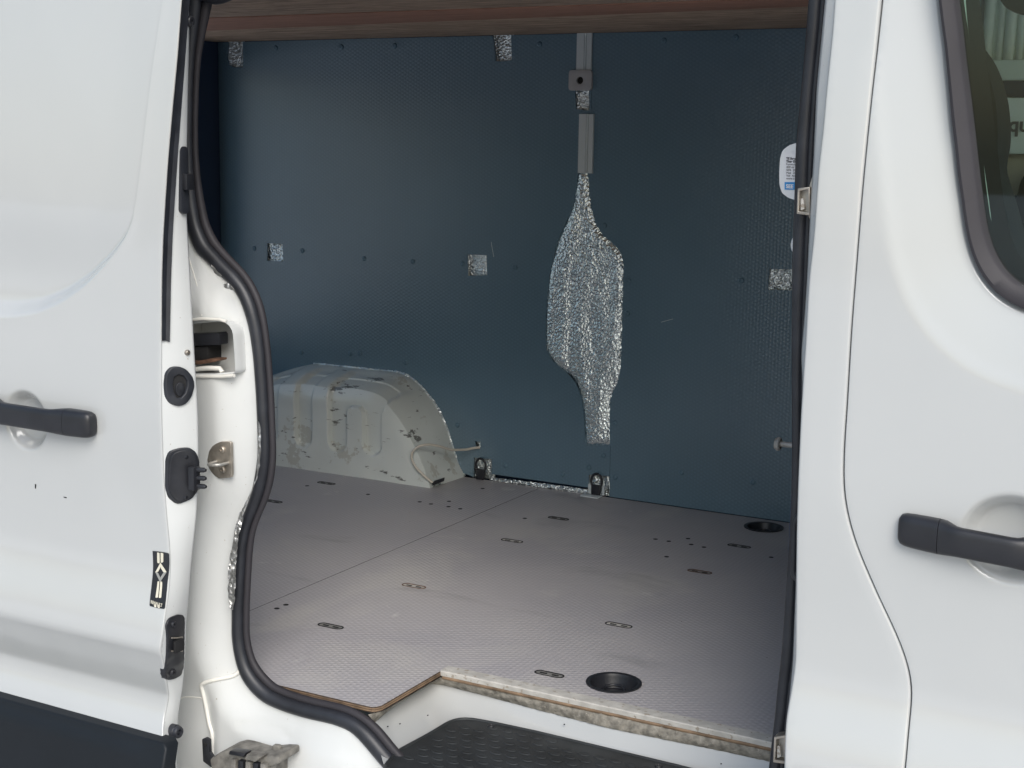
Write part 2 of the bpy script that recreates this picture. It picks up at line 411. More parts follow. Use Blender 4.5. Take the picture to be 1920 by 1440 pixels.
def prof(z):
    """body side profile (metres inwards) against height over the load floor"""
    y = .035*(max(0, z-.5)/.9)**2
    if z < .62: y += .013*sm((.62-z)/.30)
    if z < .30: y -= .036*sm((.30-z)/.17)
    if z < .134: y += .052*min(1, (.134-z)/.115)**.9
    if z < .0: y -= .036*sm(-z/.085)
    return y
def wav(x, z): return .0007*noise.noise(Vector((x*5.5, z*4.5, 2)))+.0004*noise.noise(Vector((x*13, z*9, 7)))
def yB(x, z): return YB+prof(z)+wav(x, z)
def yDoor(x, z): return YD+prof(z)+wav(x, z)

# ================= sliding door (slid back on the outside of the body)
dedge = [(a-3.4, b) for a, b in [(352, -120), (344, -40), (341, 0), (336, 62), (333, 104), (323, 208), (315, 300), (310, 375), (306, 440), (303.5, 520), (302.5, 640), (302.5, 740), (304, 820), (307, 905), (312, 967), (316.5, 1010),
         (319, 1050), (318, 1078), (314, 1128), (309.5, 1150), (306.5, 1189), (305, 1235), (305, 1344), (308, 1404), (311, 1440), (318, 1560)]]
DE = [(p.x, p.z) for p in smooth_curve([at(a, b, yDoor) for a, b in dedge], step=.012, it=4)]
rec = [(296, -60), (290, 0), (281.5, 83), (273.5, 167), (267, 250), (261.5, 312), (256, 370), (250, 408), (238, 446), (207, 491), (166, 536), (122, 568), (77, 588), (33, 595), (0, 595), (-60, 592), (-300, 576)]
RC = [(p.x, p.z) for p in smooth_curve([at(a, b, YD+.01) for a, b in rec], step=.012, it=3)]
RP = RC+[(-3.3, .80), (-3.3, 1.62), (RC[0][0]+.01, 1.62)]
def offline(l, d):
    o = []
    for i, p in enumerate(l):
        a = l[max(0, i-1)]; b = l[min(len(l)-1, i+1)]; tx, tz = b[0]-a[0], b[1]-a[1]; k = hypot(tx, tz) or 1
        o.append((p[0]+tz/k*d, p[1]-tx/k*d))
    return o
dcs = at(46, 790, YD); hx, hz = dcs.x, dcs.z           # handle dish centre
def dish(x, z, cx, cz, rx, rz, dep):
    r = hypot((x-cx)/rx, (z-cz)/rz); return dep*(.25*(1-r*r if r < 1 else 0)+.75*(1-sm((r-.62)/.36)))
def yDoorS(x, z):
    y = yDoor(x, z)
    if x < -1.85 and z > .6:
        d = segdist((x, z), RC); s = -1 if inside((x, z), RP) else 1
        wd = .007+.026*sm((.98-z)/.18)
        if s < 0: y += (.009+.019*sm((.98-z)/.18))*sm((d)/wd)+.003*sm(d/.10)
        elif d < .02: y -= .0008*(1-sm(d/.02))
    y += dish(x, z, hx, hz, .061, .063, .030)
    y -= .0015*exp(-((x+2.08)/.16)**2-((z-.33)/.10)**2)
    return y
outer = DE+[(-3.15, DE[-1][1]), (-3.15, 1.55), (DE[0][0], 1.55)]
zr = at(100, 1355, YD-.02).z
sdoor = sheet('sliding_door', outer, yDoorS, 'white', van, grid=.03, roll=.003, depth=.004,
    fine=[(-2.45, -1.80, -.12, 1.40, .011), (hx-.09, hx+.08, hz-.08, hz+.08, .005)],
    lines=[[(p[0], p[1]) for p in offline(RC, q) if p[1] < 1.5 and p[0] > -2.5] for q in (-.003, 0, .003, .0065, .010, .014, .019, .024, .029, .034)], label='sliding door slid back along the outside of the van, its front edge showing')
# front end face of the door
eface = [(356, -120), (350, -10), (352, 60), (349, 187), (347, 300), (346.5, 400), (350, 460), (358, 600), (363, 690), (368, 770), (369.5, 850), (368.5, 900), (365.5, 967), (361, 1008), (355, 1064), (351, 1122), (346.5, 1160), (344, 1230), (340, 1290), (334, 1322), (330, 1352), (329.5, 1440), (332, 1560)]
NE = 150
cA = smooth_curve([Vector((p[0], yDoor(*p)+.004, p[1])) for p in DE], n=NE, it=0)
cB = smooth_curve([at(a, b, YD+.062) for a, b in eface], n=NE, it=4)
rows = []
for t in (0, .12, .35, .6, .82, .94, 1):
    rows.append([a.lerp(b, t)+Vector((.003+.004*sin(pi*t), 0, 0)) for a, b in zip(cA, cB)])
rows.append([b+Vector((-.006, .012, 0)) for b in cB]); rows.append([b+Vector((-.06, .012, 0)) for b in cB])
ef = loft('door_edge', rows, 'jamb', sdoor)
# flat inner skin so the door has a back
sheet('inner_skin', [(b.x-.05, b.z) for b in cB]+[(-3.15, -.2), (-3.15, 1.55)], YD+.073, 'jamb', sdoor, grid=0)
XE = -1.835
def epx(px, py): return atx(px, py, XE)
# black gasket strip on the edge
sL = [(343, -20), (341, 0), (336.5, 62), (333.5, 104), (323.5, 208), (315.5, 300), (310.5, 375), (306.5, 440), (304, 520), (303.5, 639)]
sR = [(357, -20), (356, 0), (352, 50), (348, 104), (340, 208), (333, 300), (328, 375), (324, 440), (321, 520), (318.5, 641)]
def eat(px, py, off=.004):
    """point on the door end face, by its position across the face"""
    best = None
    for i in range(0, NE-1):
        a, b = rows[2][i], rows[4][i]
    p = atx(px, py, XE)
    # refine: local x of the face at that height
    for _ in range(6):
        k = min(range(NE), key=lambda i: abs(cA[i].z-p.z)); a, b = cA[k], cB[k]
        t = (p.y-a.y)/(b.y-a.y); t = max(-.1, min(1.1, t)); xx = a.x+(b.x-a.x)*t+.006+off; p = atx(px, py, xx)
    return p
loft('edge_gasket', [smooth_curve([eat(a, b, o) for a, b in l], n=70, it=2) for l, o in ((sL, -.002), (sL, .004), ([(x*.5+y*.5, z) for (x, z), (y, _) in zip(sL, sR)], .001), (sR, .004), (sR, -.004))], 'rubber', sdoor, sharp=30)
def faceX(y, z):
    k = min(range(NE), key=lambda i: abs(cA[i].z-z)); a, b = cA[k], cB[k]; t = max(-.1, min(1.1, (y-a.y)/(b.y-a.y)))
    return a.x+(b.x-a.x)*t+.003+.004*sin(pi*max(0, min(1, t)))
def eprism(name, pts, mt, h, bev=.0015, holes=(), off=.0, base=None, label=None, n=None):
    """small fitting on the door end face: outline in photo points, standing h proud towards +x"""
    P = [eat(a, b, 0) for a, b in pts]; Q = smooth_curve([Vector((p.y, p.z, 0)) for p in P], step=.004, it=1, closed=True)
    H = [[(p.y, p.z) for p in (eat(a, b, 0) for a, b in h2)] for h2 in holes]
    o = sheet(name, [(q.x, q.y) for q in Q], lambda y, z: faceX(y, z)+h+off, mt, sdoor, holes=H, grid=.008, roll=bev, depth=.012, axis='x', label=label, sgn=-1)
    return o, max(faceX(q.x, q.y) for q in Q)+h+off
# grommet
g_out = [(313, 700), (320, 690), (331, 688), (345, 694), (357, 708), (360, 722), (354, 742), (344, 755), (332, 760), (320, 755), (313, 742), (311, 720)]
g_in = [(322, 706), (330, 700), (341, 702), (349, 712), (350, 722), (345, 738), (336, 748), (327, 747), (322, 736), (320, 720)]
_, xt = eprism('rubber_grommet', g_out, 'rubber', .006, .002, holes=[g_in])
eprism('grommet_socket', [((a-335)*1.02+335, (b-724)*1.02+724) for a, b in g_in], 'dark', .0008, 0)  # flat dark patch painted in for the shade of a deep socket
eprism('grommet_core', [(329, 722), (336, 716), (343, 722), (341, 736), (333, 743), (328, 734)], 'black', .004, .001)
def edisc(name, px, py, r, mt, h, hole=False):
    p = eat(px, py, 0); me = lathe_mesh(name, [(r, -.004), (r, h*.6), (r*.8, h), (r*.35, h), (r*.3, h*.5), (0, h*.5)], 16, 'x'); return link(name, me, mt, sdoor, True, p)
edisc('screw', 351, 661, .0055, 'steel', .004); edisc('bolt', 355, 40, .010, 'black', .007)
# electrical contact block
cb = [(317, 862), (322, 848), (335, 842), (350, 840), (362, 848), (368, 862), (369, 895), (366, 918), (356, 933), (334, 944), (322, 933), (317, 915)]
_, xt = eprism('contact_block', cb, 'rubber', .005, .002)
_, xt2 = eprism('contact_housing', [(a*.9+343*.1-1, b*.93+892*.07) for a, b in cb], 'black', .008, .0015)
p0 = eat(345, 893, 0)
box('contact_body', xt2-.002, xt2+.012, p0.y-.010, p0.y+.009, p0.z-.023, p0.z+.022, 'black', sdoor, .0012)
for dz in (.016, 0, -.016):
    tube('contact_pin', [Vector((xt2+.008, p0.y+.002, p0.z+dz)), Vector((xt2+.026, p0.y+.004, p0.z+dz+.001)), Vector((xt2+.030, p0.y+.004, p0.z+dz+.001))], [.0052, .0048, .003], 'black', sdoor, 10, Vector((0, 0, 1)))
edisc('screw', 344, 856, .004, 'black', .010); edisc('screw', 343, 932, .004, 'black', .010)
# black latch plate low on the edge
lp = [(312, 1172), (317, 1160), (331, 1153), (341, 1154), (344, 1162), (343, 1250), (338, 1264), (323, 1272), (314, 1274), (311, 1262)]
_, xt = eprism('latch_plate', lp, 'black', .004, .0015)
edisc('bolt', 322, 1170, .007, 'black', .008); edisc('bolt', 321, 1260, .0075, 'black', .008)
for py in (1196, 1221):
    a = eat(318, py, 0); b = eat(344, py, 0); tube('latch_pin', [eat(322, py, .006), eat(332, py, .009), eat(342, py-1, .008)], .0016, 'steel', sdoor, 8, Vector((0, 0, 1)))
a = eat(327, 1209, 0); box('latch_tongue', xt-.001, xt+.004, a.y-.013, a.y+.013, a.z-.012, a.z+.012, 'dark', sdoor, .001)
# upper hinge bracket
hb = [(331, 282), (336, 278), (341, 284), (342, 300), (343, 395), (339, 403), (331, 403), (329, 380)]
p = eat(336, 340, 0)
prism('hinge_bracket', rrect(p.y-.002, p.y+.020, p.z-.060, p.z+.064, .009), 'x', p.x-.006, p.x+.006, 'rubber', sdoor, .0015)
box('hinge_arm', p.x+.002, p.x+.016, p.y+.002, p.y+.024, p.z-.016, p.z+.014, 'black', sdoor, .002)
# round bumper
p = eat(323, 1370, 0)
link('bumper', lathe_mesh('bumper', [(.0135, -.01), (.0140, .004), (.0140, .010), (.0125, .0115), (.0125, .016), (.011, .019), (.0065, .019), (.0055, .013), (.003, .013), (.002, .017), (0, .017)], 26, 'x'), 'rubber', sdoor, True, p)
# door handle
def grip(name, st, mt, parent, seg=20, e=3.2):
    """rounded bar through stations (x, y, z, half depth, half height)"""
    bm = bmesh.new(); rings = []
    for x, y, z, hy, hz2 in st:
        ring = []
        for k in range(seg):
            a = 2*pi*k/seg; c, s = cos(a), sin(a)
            ring.append(bm.verts.new((x, y+hy*math.copysign(abs(c)**(2/e), c), z+hz2*math.copysign(abs(s)**(2/e), s))))
        rings.append(ring)
    for a, b in zip(rings, rings[1:]):
        for k in range(seg): bm.faces.new((a[k], a[(k+1) % seg], b[(k+1) % seg], b[k]))
    bm.faces.new(rings[0]); bm.faces.new(rings[-1]); return bmobj(name, bm, mt, parent, True, sharp=65)
def handle(parent, yf, xl, xr, ztop, half, caps, sgn=1):
    """caps: which ends carry a separate end cap; ztop(x)->centre height"""
    def end(x, q, h=1.): return (x, yf-.017*q-.002, ztop(x), .019*q*h+.002, half*h)
    for side in caps:
        x0, x1 = (xr-.061, xr) if side > 0 else (xl+.061, xl)
        st = []
        for t, h in ((0, 1), (.3, 1), (.62, .985), (.82, .95), (.93, .86), (.985, .68), (1, .45)):
            x = x0+(x1-x0)*t; st.append((x, yf-.014+.004*t, ztop(x), .019*(1-.2*t)*h, half*h))
        grip('handle_cap', st if side > 0 else st[::-1], 'black', parent)
    gx0, gx1 = xl+.0618, xr-.0618; st = []
    for i in range(17):
        t = i/16; x = gx0+(gx1-gx0)*t; e2 = min(t, 1-t)*2; bow = sm(min(1, e2*2.2))
        st.append((x, yf-.014-.013*bow, ztop(x), .019-.008*bow, half*(1-.16*bow)))
    grip('handle_grip', st, 'black', parent)
ph = at(172, 800, YD-.014)
handle(sdoor, YD, hx-.135, ph.x+.001, lambda x: ph.z+.002+(x-ph.x)*-.01, .0268, (1, -1))
# rub strip
zt = at(303, 1398, YD-.03).z
st_ = [(-3.14, zt)]+XZ([(290, 1399.5), (299, 1402), (304, 1408), (307, 1440), (312, 1560)], YD-.03)+[(XZ([(314, 1600)], YD-.03)[0][0], -.42), (-3.14, -.42)]
sheet('rub_strip', st_, lambda x, z: YD-.022-.014*sm((zt-z)/.035)-.045*sm((.0-z)/.085)*0+prof(z)*.5, 'rub', sdoor, grid=.04, roll=.006, depth=.03, fine=[(-2.5, -1.9, -.25, zt, .012)])
for q in ([(59, 909), (61.5, 910), (60.5, 918), (59, 917)], [(112, 933), (118, 934), (118, 936), (113, 935)], [(222, 1296), (226, 1297), (226, 1299), (222, 1298)]):
    Pq = XZ(q, YD); prism('paint_chip', Pq, 'y', yDoorS(*Pq[0])-.0004, yDoorS(*Pq[0])+.002, 'dark', sdoor)
# sticker with the diamond emblem
def ysk(x, z): return yDoor(x, z)-.0012
def sticker(name, pts, off, mt, parent, sub=.008):
    pl = smooth_curve([at(a, b, lambda x, z: yDoor(x, z)-off) for a, b in pts], step=.004, it=0, closed=True)
    return sheet(name, [(p.x, p.z) for p in pl], lambda x, z: yDoor(x, z)-off, mt, parent, grid=sub, depth=.0004)
stk = sticker('emblem_sticker', [(286, 1033), (302, 1034.5), (317, 1037.5), (317.5, 1056), (314, 1090), (312, 1112), (309, 1142), (295, 1140), (280, 1136), (282, 1115), (284.5, 1094), (287, 1061)], .0012, 'black', sdoor)
for q in ([(294.5, 1036), (299, 1036.3), (299.3, 1056), (294.8, 1056)], [(301, 1036.5), (306, 1037), (306, 1055), (301.3, 1055)], [(295.5, 1090), (298.7, 1090), (296, 1121), (291.3, 1120.5)], [(300.5, 1090.3), (304.2, 1090.8), (302, 1121.5), (297.6, 1121)],
          [(289, 1132.8), (293, 1133.3), (293, 1139), (288.6, 1138.5)], [(295.2, 1133.5), (299.4, 1134), (299.2, 1140), (294.8, 1139.5)]):
    sticker('sticker_print', q, .0022, 'cream', sdoor)
o = [(300.5, 1055), (312.3, 1073), (300, 1091.5), (291, 1073)]; i_ = [(300.8, 1064), (306.5, 1073.5), (300.3, 1083), (295.7, 1073)]
for a, b in ((0, 1), (1, 2), (2, 3), (3, 0)):
    sticker('sticker_print', [o[a], o[b], i_[b], i_[a]], .0024, 'cream' if a in (0, 3) else 'zinc', sdoor, .004)
tp = at(282.2, 1131, lambda x, z: yDoor(x, z)-.0042)
text('sticker_print', 'RENAULT', .0092, tp, 'cream', sdoor, rot=(pi/2, radians(5), 0), sx=.74, bold=.00015)

# ================= rear pillar of the opening, seal
seL = [(356, -60), (352, -20), (350, 10), (349, 57), (346, 133), (344, 200), (343, 300), (346, 383), (354, 430), (371, 475), (387, 487), (407, 510), (427, 527), (447, 550), (460, 580), (470, 617), (477, 667), (482, 733), (485, 800), (486, 845), (484, 869),
       (480, 892), (475, 919), (465, 946), (454, 973), (446, 1001), (441, 1030), (439, 1078), (437, 1133), (436.5, 1192), (442, 1230), (454, 1268), (473, 1295), (497, 1317), (533, 1333), (579, 1347), (628, 1357.5), (663, 1371), (684, 1393), (706, 1420), (725, 1442), (760, 1480), (830, 1530), (960, 1575), (1200, 1630), (1430, 1680)]
seR = [(402, -60), (396, -20), (390, 12), (383, 45), (376, 80), (371, 110), (368, 150), (366, 215), (366, 280), (370, 330), (376, 373), (386, 420), (402, 452), (427, 481), (453, 505), (473, 532), (487, 562), (496, 604), (502, 650), (506, 700), (509, 745), (511, 800), (513, 840), (513, 866),
       (509, 899), (503, 928), (493, 951), (482, 974), (473, 1001), (469, 1029), (466, 1078), (463, 1133), (462.5, 1192), (468, 1224), (477, 1247), (492, 1267), (511, 1285), (541, 1299), (583, 1311), (630, 1321), (670, 1332), (693, 1348), (712, 1370), (737, 1402), (758, 1425), (800, 1470), (870, 1510), (980, 1545), (1210, 1600), (1430, 1650)]
NS = 260
a_ = resample([at(a, b, YS) for a, b in seL], n=NS); b_ = resample([at(a, b, YS) for a, b in seR], n=NS)
# pair by nearest point so both borders stay in step
def near(p, l): return min(l, key=lambda q: (q-p).length_squared)
bb_ = [near(p, resample(b_, n=900)) for p in a_]
for _ in range(5): bb_ = [bb_[0]]+[(bb_[i-1]+bb_[i]*2+bb_[i+1])/4 for i in range(1, NS-1)]+[bb_[-1]]
for _ in range(3): a_ = [a_[0]]+[(a_[i-1]+a_[i]*2+a_[i+1])/4 for i in range(1, NS-1)]+[a_[-1]]
wid = [(a-b).length for a, b in zip(a_, bb_)]
cen = [a.lerp(b, .36) for a, b in zip(a_, bb_)]; lip = [a.lerp(b, .83) for a, b in zip(a_, bb_)]
seal = tube('door_seal', cen, [v*.36 for v in wid], 'rubber', van, 18, label='black rubber seal round the rear edge of the opening')
tube('seal_lip', [p+Vector((0, .006, 0)) for p in lip], [v*.19 for v in wid], 'trim', seal, 12)
midl = [a.lerp(b, .5) for a, b in zip(a_, bb_)]
MX = [(p.x, p.z) for p in midl]
def sealx(z):
    return min(MX, key=lambda p: abs(p[1]-z))[0] if z > -.02 else MX[-1][0]
groove = XZ([(446, 1362), (480, 1366), (515, 1377), (536, 1392), (546, 1415), (550, 1460)], 2.2)
def yP(x, z):
    d = segdist((x, z), MX); y = 2.235-.035*sm((d-.012)/.085)
    y += .004*exp(-(segdist((x, z), groove)/.007)**2)-.003*exp(-(segdist((x, z), ridge)/.004)**2)
    if z < .05 and x < -1.86: y += .012*sm((.05-z)/.1)*sm((-1.86-x)/.05)
    y += .0018*noise.noise(Vector((x*9, z*9, 3)))
    return y
ridge = XZ([(345, 440), (352, 483), (362, 520), (372, 555), (379, 592)], 2.2)
pock = XZ([(340, 607), (400, 602), (418, 603), (430, 609), (437, 622), (440, 660), (442, 700), (400, 703), (340, 703)], 2.2)
PK = [(p.x, p.y) for p in smooth_curve([Vector((a, b, 0)) for a, b in pock], step=.006, it=1, closed=True)]
po = [(p[0], p[1]) for p in MX]+[(-.7, -.45), (-2.25, -.45), (-2.25, 1.6), (MX[0][0], 1.6)]
pillar = sheet('rear_pillar', po, yP, 'jamb', van, holes=[PK], grid=.03, roll=.002, depth=.02, fine=[(-2.02, -1.68, -.20, .95, .009)], label='white painted rear door pillar with pressed shapes')
loft('hinge_pocket', [[Vector((a, 2.199, b)) for a, b in PK], [Vector((a+.004, 2.215, b)) for a, b in PK], [Vector((a-.006, 2.30, b)) for a, b in PK]], 'jamb', pillar, closed=True)
prism('pocket_back', PK, 'y', 2.262, 2.266, 'jamb', pillar)
def ppris(name, pts, y0, y1, mt, bev=.001, par=None, holes=(), label=None):
    return prism(name, XZ(pts, y0), 'y', y0, y1, mt, par or pillar, bev, [XZ(h, y0) for h in holes], label)
ppris('hinge_bar', [(340, 627), (408, 624), (411, 628), (411, 647), (340, 650)], 2.212, 2.24, 'black', .002)
ppris('hinge_block', [(340, 650), (389, 649), (390, 680), (340, 682)], 2.218, 2.26, 'dark', .001)
ppris('hinge_bar', [(340, 676), (372, 677), (390, 673), (407, 673), (407, 677), (385, 682), (340, 687)], 2.205, 2.235, 'rust', .0008, label='rusty lower hinge bar')
tube('sealant_bead', [at(a, b, 2.199) for a, b in ((345, 704), (380, 706), (415, 706), (439, 704))], .0040, 'bead', pillar, 8)
tube('sealant_bead', [at(a, b, 2.21) for a, b in ((345, 694), (390, 690), (412, 691), (417, 698))], .0050, 'bead', pillar, 8)
tube('sealant_bead', [at(a, b, 2.197) for a, b in ((345, 600), (380, 598), (412, 599), (424, 603))], .0034, 'bead', pillar, 8)
pth = smooth_curve([at(a, b, yP)+Vector((0, -.001, 0)) for a, b in ((452, 1254), (447, 1262), (436, 1268), (415, 1272), (400, 1275), (380, 1281), (377, 1286), (381, 1296), (388, 1330), (393, 1357), (399, 1375), (399, 1412), (399, 1450))], n=60, it=2)
tube('sealant_bead', pth, .0043, 'bead', pillar, 10)
tube('sealant_bead', smooth_curve([at(a, b, yP)+Vector((0, .0012, 0)) for a, b in ((328, 1322), (338, 1309), (352, 1306), (378, 1309))], n=20), .002, 'bead', pillar, 8)
tube('sealant_bead', smooth_curve([at(a, b, yP)+Vector((0, .0015, 0)) for a, b in ((346, 455), (355, 490), (372, 545), (378, 592))], n=20), .0018, 'bead', pillar, 8)
# striker plate
sp = [(391, 862), (394, 846), (402, 834), (416, 828.5), (433, 829), (434.5, 894), (412, 896), (402, 889), (393, 876)]
yst = 2.196
yst = yP(at(412, 862, 2.2).x, at(412, 862, 2.2).z)
stp = sheet('striker_plate', [(p.x, p.z) for p in smooth_curve([at(a, b, yst) for a, b in sp], step=.006, it=0, closed=True)], lambda x, z: yst-.003+.10*max(0, x-at(425, 862, yst).x), 'steel', pillar, grid=.01, roll=.001, depth=.006)
def pdisc(name, px, py, y, r, mt, h, par): 
    me = lathe_mesh(name, [(r, .004), (r, -h*.5), (r*.75, -h), (r*.45, -h), (r*.4, -h*.2), (0, -h*.2)], 18, 'y'); return link(name, me, mt, par, True, at(px, py, y))
pdisc('striker_bolt', 416, 843, yst-.004, .0068, 'steel', .003, pillar); pdisc('striker_bolt', 417, 881, yst-.004, .0068, 'steel', .003, pillar)
a = at(403, 866, yst-.006)
tube('striker_loop', smooth_curve([a+Vector((0, .004, 0)), a+Vector((0, -.02, -.001)), a+Vector((.006, -.026, -.001)), a+Vector((.022, -.026, .001)), a+Vector((.03, -.018, .001)), a+Vector((.030, .004, .001))], n=24, it=2), .0032, 'zinc', pillar, 10, Vector((0, 0, 1)))
# foil scraps showing at the seal
def scrap(pts, y, name='foil_scrap', par=None, jit=.0012):
    Q = smooth_curve([at(a, b, y) for a, b in pts], step=.006, it=0, closed=True); P = [(p.x, p.z) for p in Q]
    return sheet(name, P, lambda x, z: y+jit*2*noise.noise(Vector((x*160, z*160, y*7)))+jit*noise.noise(Vector((x*400, z*400, 1))), 'foild', par or pillar, grid=.003, depth=.001)
scrap([(395, 496), (400, 500), (408, 510), (416, 517), (410, 519), (402, 513)], 2.192); scrap([(419, 533), (427, 530), (436, 538), (441, 546), (430, 542), (421, 540)], 2.192)
scrap([(485, 790), (488, 800), (489, 845), (487, 875), (480, 902), (470, 927), (460, 950), (455, 965), (454, 955), (464, 935), (474, 915), (480, 895), (483, 870), (484, 830)], 2.206)
scrap([(449, 960), (455, 958), (455, 975), (448, 1003), (443, 1040), (441, 1090), (438, 1143), (432, 1143), (428, 1120), (427, 1080), (431, 1040), (438, 1003), (445, 978)], 2.206, jit=.0022)
# lower roller bracket
br = bmesh.new()
brk = ppris('roller_bracket', [(392, 1424), (410, 1412), (424, 1408), (436, 1410), (470, 1420), (505, 1417), (522, 1418), (523, 1432), (500, 1440), (500, 1475), (410, 1475), (396, 1445)], 2.13, 2.20, 'dirty', .005, label='grey dirty lower roller bracket')
ppris('bracket_tab', [(378, 1386), (384, 1384), (391, 1388), (392, 1411), (400, 1424), (396, 1440), (380, 1428)], 2.165, 2.175, 'black', .002)
ppris('bracket_tab', [(509, 1400), (512, 1397), (521, 1398), (524, 1402), (525, 1424), (509, 1418)], 2.165, 2.175, 'dirty', .002)
ppris('bracket_cover', [(430, 1408), (460, 1413), (456, 1420), (428, 1415)], 2.118, 2.14, 'black', .002); ppris('bracket_cover', [(462, 1415), (490, 1420), (478, 1429), (458, 1424)], 2.115, 2.14, 'dirty', .002)
pdisc('bolt', 385, 1396, 2.164, .004, 'dark', .002, pillar); pdisc('bolt', 517, 1411, 2.164, .004, 'dark', .002, pillar)
for i in range(5): ppris('bracket_rib', [(432+i*14, 1424+i*2), (441+i*14, 1426+i*2), (441+i*14, 1475), (432+i*14, 1475)], 2.120, 2.14, 'black' if i % 2 else 'dirty', .001)

# ================= front of the opening: B-pillar skin, flange, seal
eE = [(1583, -120), (1569, 0), (1567, 42), (1560, 111), (1553, 178), (1547, 250), (1540, 306), (1536, 361), (1530, 449), (1523, 505), (1519, 560), (1515, 644), (1511, 700), (1506, 780), (1501, 900), (1498, 1000), (1497, 1100), (1496, 1180), (1496, 1235), (1487, 1300), (1478, 1350), (1476, 1440), (1472, 1600)]
gap = [(1661, -80), (1653, 0), (1649, 42), (1642, 111), (1636, 167), (1629, 236), (1622, 306), (1615, 383), (1610, 449), (1604.5, 519), (1600, 574), (1596, 630), (1592, 699), (1588, 769), (1584.5, 815), (1582.5, 860), (1582, 902), (1585, 939), (1594, 982), (1609, 1029), (1631, 1081), (1650, 1124), (1669, 1163), (1684, 1196), (1696, 1227), (1705, 1256), (1709.5, 1284), (1709.5, 1312), (1706, 1345), (1702, 1388), (1698, 1440), (1690, 1600)]
EE = smooth_curve([at(a, b, yB) for a, b in eE], step=.012, it=3)
GL = smooth_curve([at(a-8, b, yB) for a, b in gap], step=.012, it=3); GR = smooth_curve([at(a+3, b, yB) for a, b in gap], step=.012, it=3)
pl = [(p.x, p.z) for p in EE]+[(p.x, p.z) for p in GL[::-1]]
sheet('front_pillar_panel', pl, yB, 'white', van, grid=.014, roll=.0048, depth=.02, label='white body panel between the opening and the cab door')
fl = [(1560, -120), (1547, 0), (1531, 167), (1525, 306), (1521, 361), (1516, 460), (1513, 524), (1508, 600), (1503, 655), (1502, 680), (1505, 702), (1503, 790), (1498, 900), (1494, 1000), (1492, 1100), (1489, 1180), (1487, 1235), (1480, 1310), (1474, 1350), (1470, 1440), (1466, 1600)]
FL = smooth_curve([at(a, b, YB+.055) for a, b in fl], n=160, it=3); E2 = smooth_curve(EE, n=160, it=0)
loft('door_flange', [[e+Vector((0, .006, 0)) for e in E2], [e.lerp(f, .35)+Vector((.004, 0, 0)) for e, f in zip(E2, FL)], [e.lerp(f, .8) for e, f in zip(E2, FL)], FL, [f+Vector((.012, .010, 0)) for f in FL], [f+Vector((.03, .04, 0)) for f in FL]], 'jamb', van)
rL = [(1518, -60), (1515, 0), (1511, 53), (1504, 139), (1496, 222), (1491.5, 267), (1488.5, 375), (1486, 436), (1484, 505), (1483.5, 574), (1483.5, 700), (1484, 850), (1482.5, 950), (1478, 1030), (1471, 1138), (1464.5, 1232), (1457.5, 1290), (1452, 1350), (1447, 1390), (1441, 1445), (1430, 1560), (1425, 1660)]
rR = [(1553, -60), (1549, 0), (1545, 56), (1538, 117), (1533, 167), (1529, 236), (1525, 306), (1523, 375), (1519, 450), (1516, 524), (1512, 600), (1509, 700), (1508, 850), (1506, 950), (1502, 1030), (1497, 1138), (1494, 1232), (1486, 1290), (1480, 1350), (1475, 1390), (1470, 1445), (1466, 1560), (1462, 1660)]
ra = smooth_curve([at(a, b, YS-.004) for a, b in rL], n=140, it=3); rb = smooth_curve([at(a, b, YS-.004) for a, b in rR], n=140, it=3)
rs = tube('door_seal', [a.lerp(b, .42)+Vector((0, .004, 0)) for a, b in zip(ra, rb)], [(a-b).length*.42 for a, b in zip(ra, rb)], 'rubber', van, 18, label='black rubber seal down the front edge of the opening')
tube('seal_lip', [a.lerp(b, .86) for a, b in zip(ra, rb)], [(a-b).length*.18 for a, b in zip(ra, rb)], 'rubber', rs, 10)
# seal along the top
tp1 = at(352, -30, YS); tp2 = at(1540, -40, YS)
tube('door_seal', smooth_curve([at(372, -16, YS-.01), at(384, -4, YS-.01), at(405, 0, YS-.01), at(424, -4, YS-.01), at(440, -18, YS-.01), at(520, -28, YS), at(900, -34, YS), at(1400, -34, YS), at(1545, -30, YS)], n=80, it=2), .011, 'rubber', van, 14, label='black rubber seal across the top of the opening')
# metal keepers on the front seal
def keeper(x0, x1, y0p, y1p, y):
    po_ = XZ([(x0+2, y0p+3), (x1, y0p), (x1, y1p), (x0, y1p-3)], y); pi_ = XZ([(x0+6, y0p+8), (x1-3, y0p+5), (x1-3, y1p-6), (x0+4, y1p-8)], y)
    k = prism('striker_keeper', po_, 'y', y-.002, y+.022, 'steel', van, .0012, [pi_])
    prism('keeper_pocket', XZ([(x0+3, y0p+5), (x1, y0p+3), (x1, y1p-3), (x0+3, y1p-5)], y), 'y', y+.012, y+.014, 'zinc', k)
    prism('keeper_catch', XZ([(x0+6, y0p+22), (x0+11, y0p+22), (x0+14, y1p-12), (x0+6, y1p-9)], y), 'y', y+.002, y+.012, 'alu', k, .001)
    prism('keeper_wedge', XZ([(x1-3, y0p-3), (x1+1, y0p-17), (x1+6, y0p-20), (x1+6, y1p+18), (x1, y1p+14), (x1-5, y1p+2)], y), 'y', y+.005, y+.02, 'steel', k, .001)
keeper(1494, 1519, 350, 404, 2.205); keeper(1450, 1474, 1378, 1432, 2.200)
tube('door_buffer', smooth_curve([at(a, b, 2.20) for a, b in ((1502, 966), (1494, 969), (1490, 980), (1489, 1010), (1488, 1050), (1487, 1075), (1492, 1086), (1500, 1086))], n=30, it=2), .0052, 'rubber', van, 12)
prism('buffer_pad', XZ([(1493, 972), (1504, 968), (1504, 1084), (1491, 1080)], 2.205), 'y', 2.205, 2.215, 'black', van, .002)

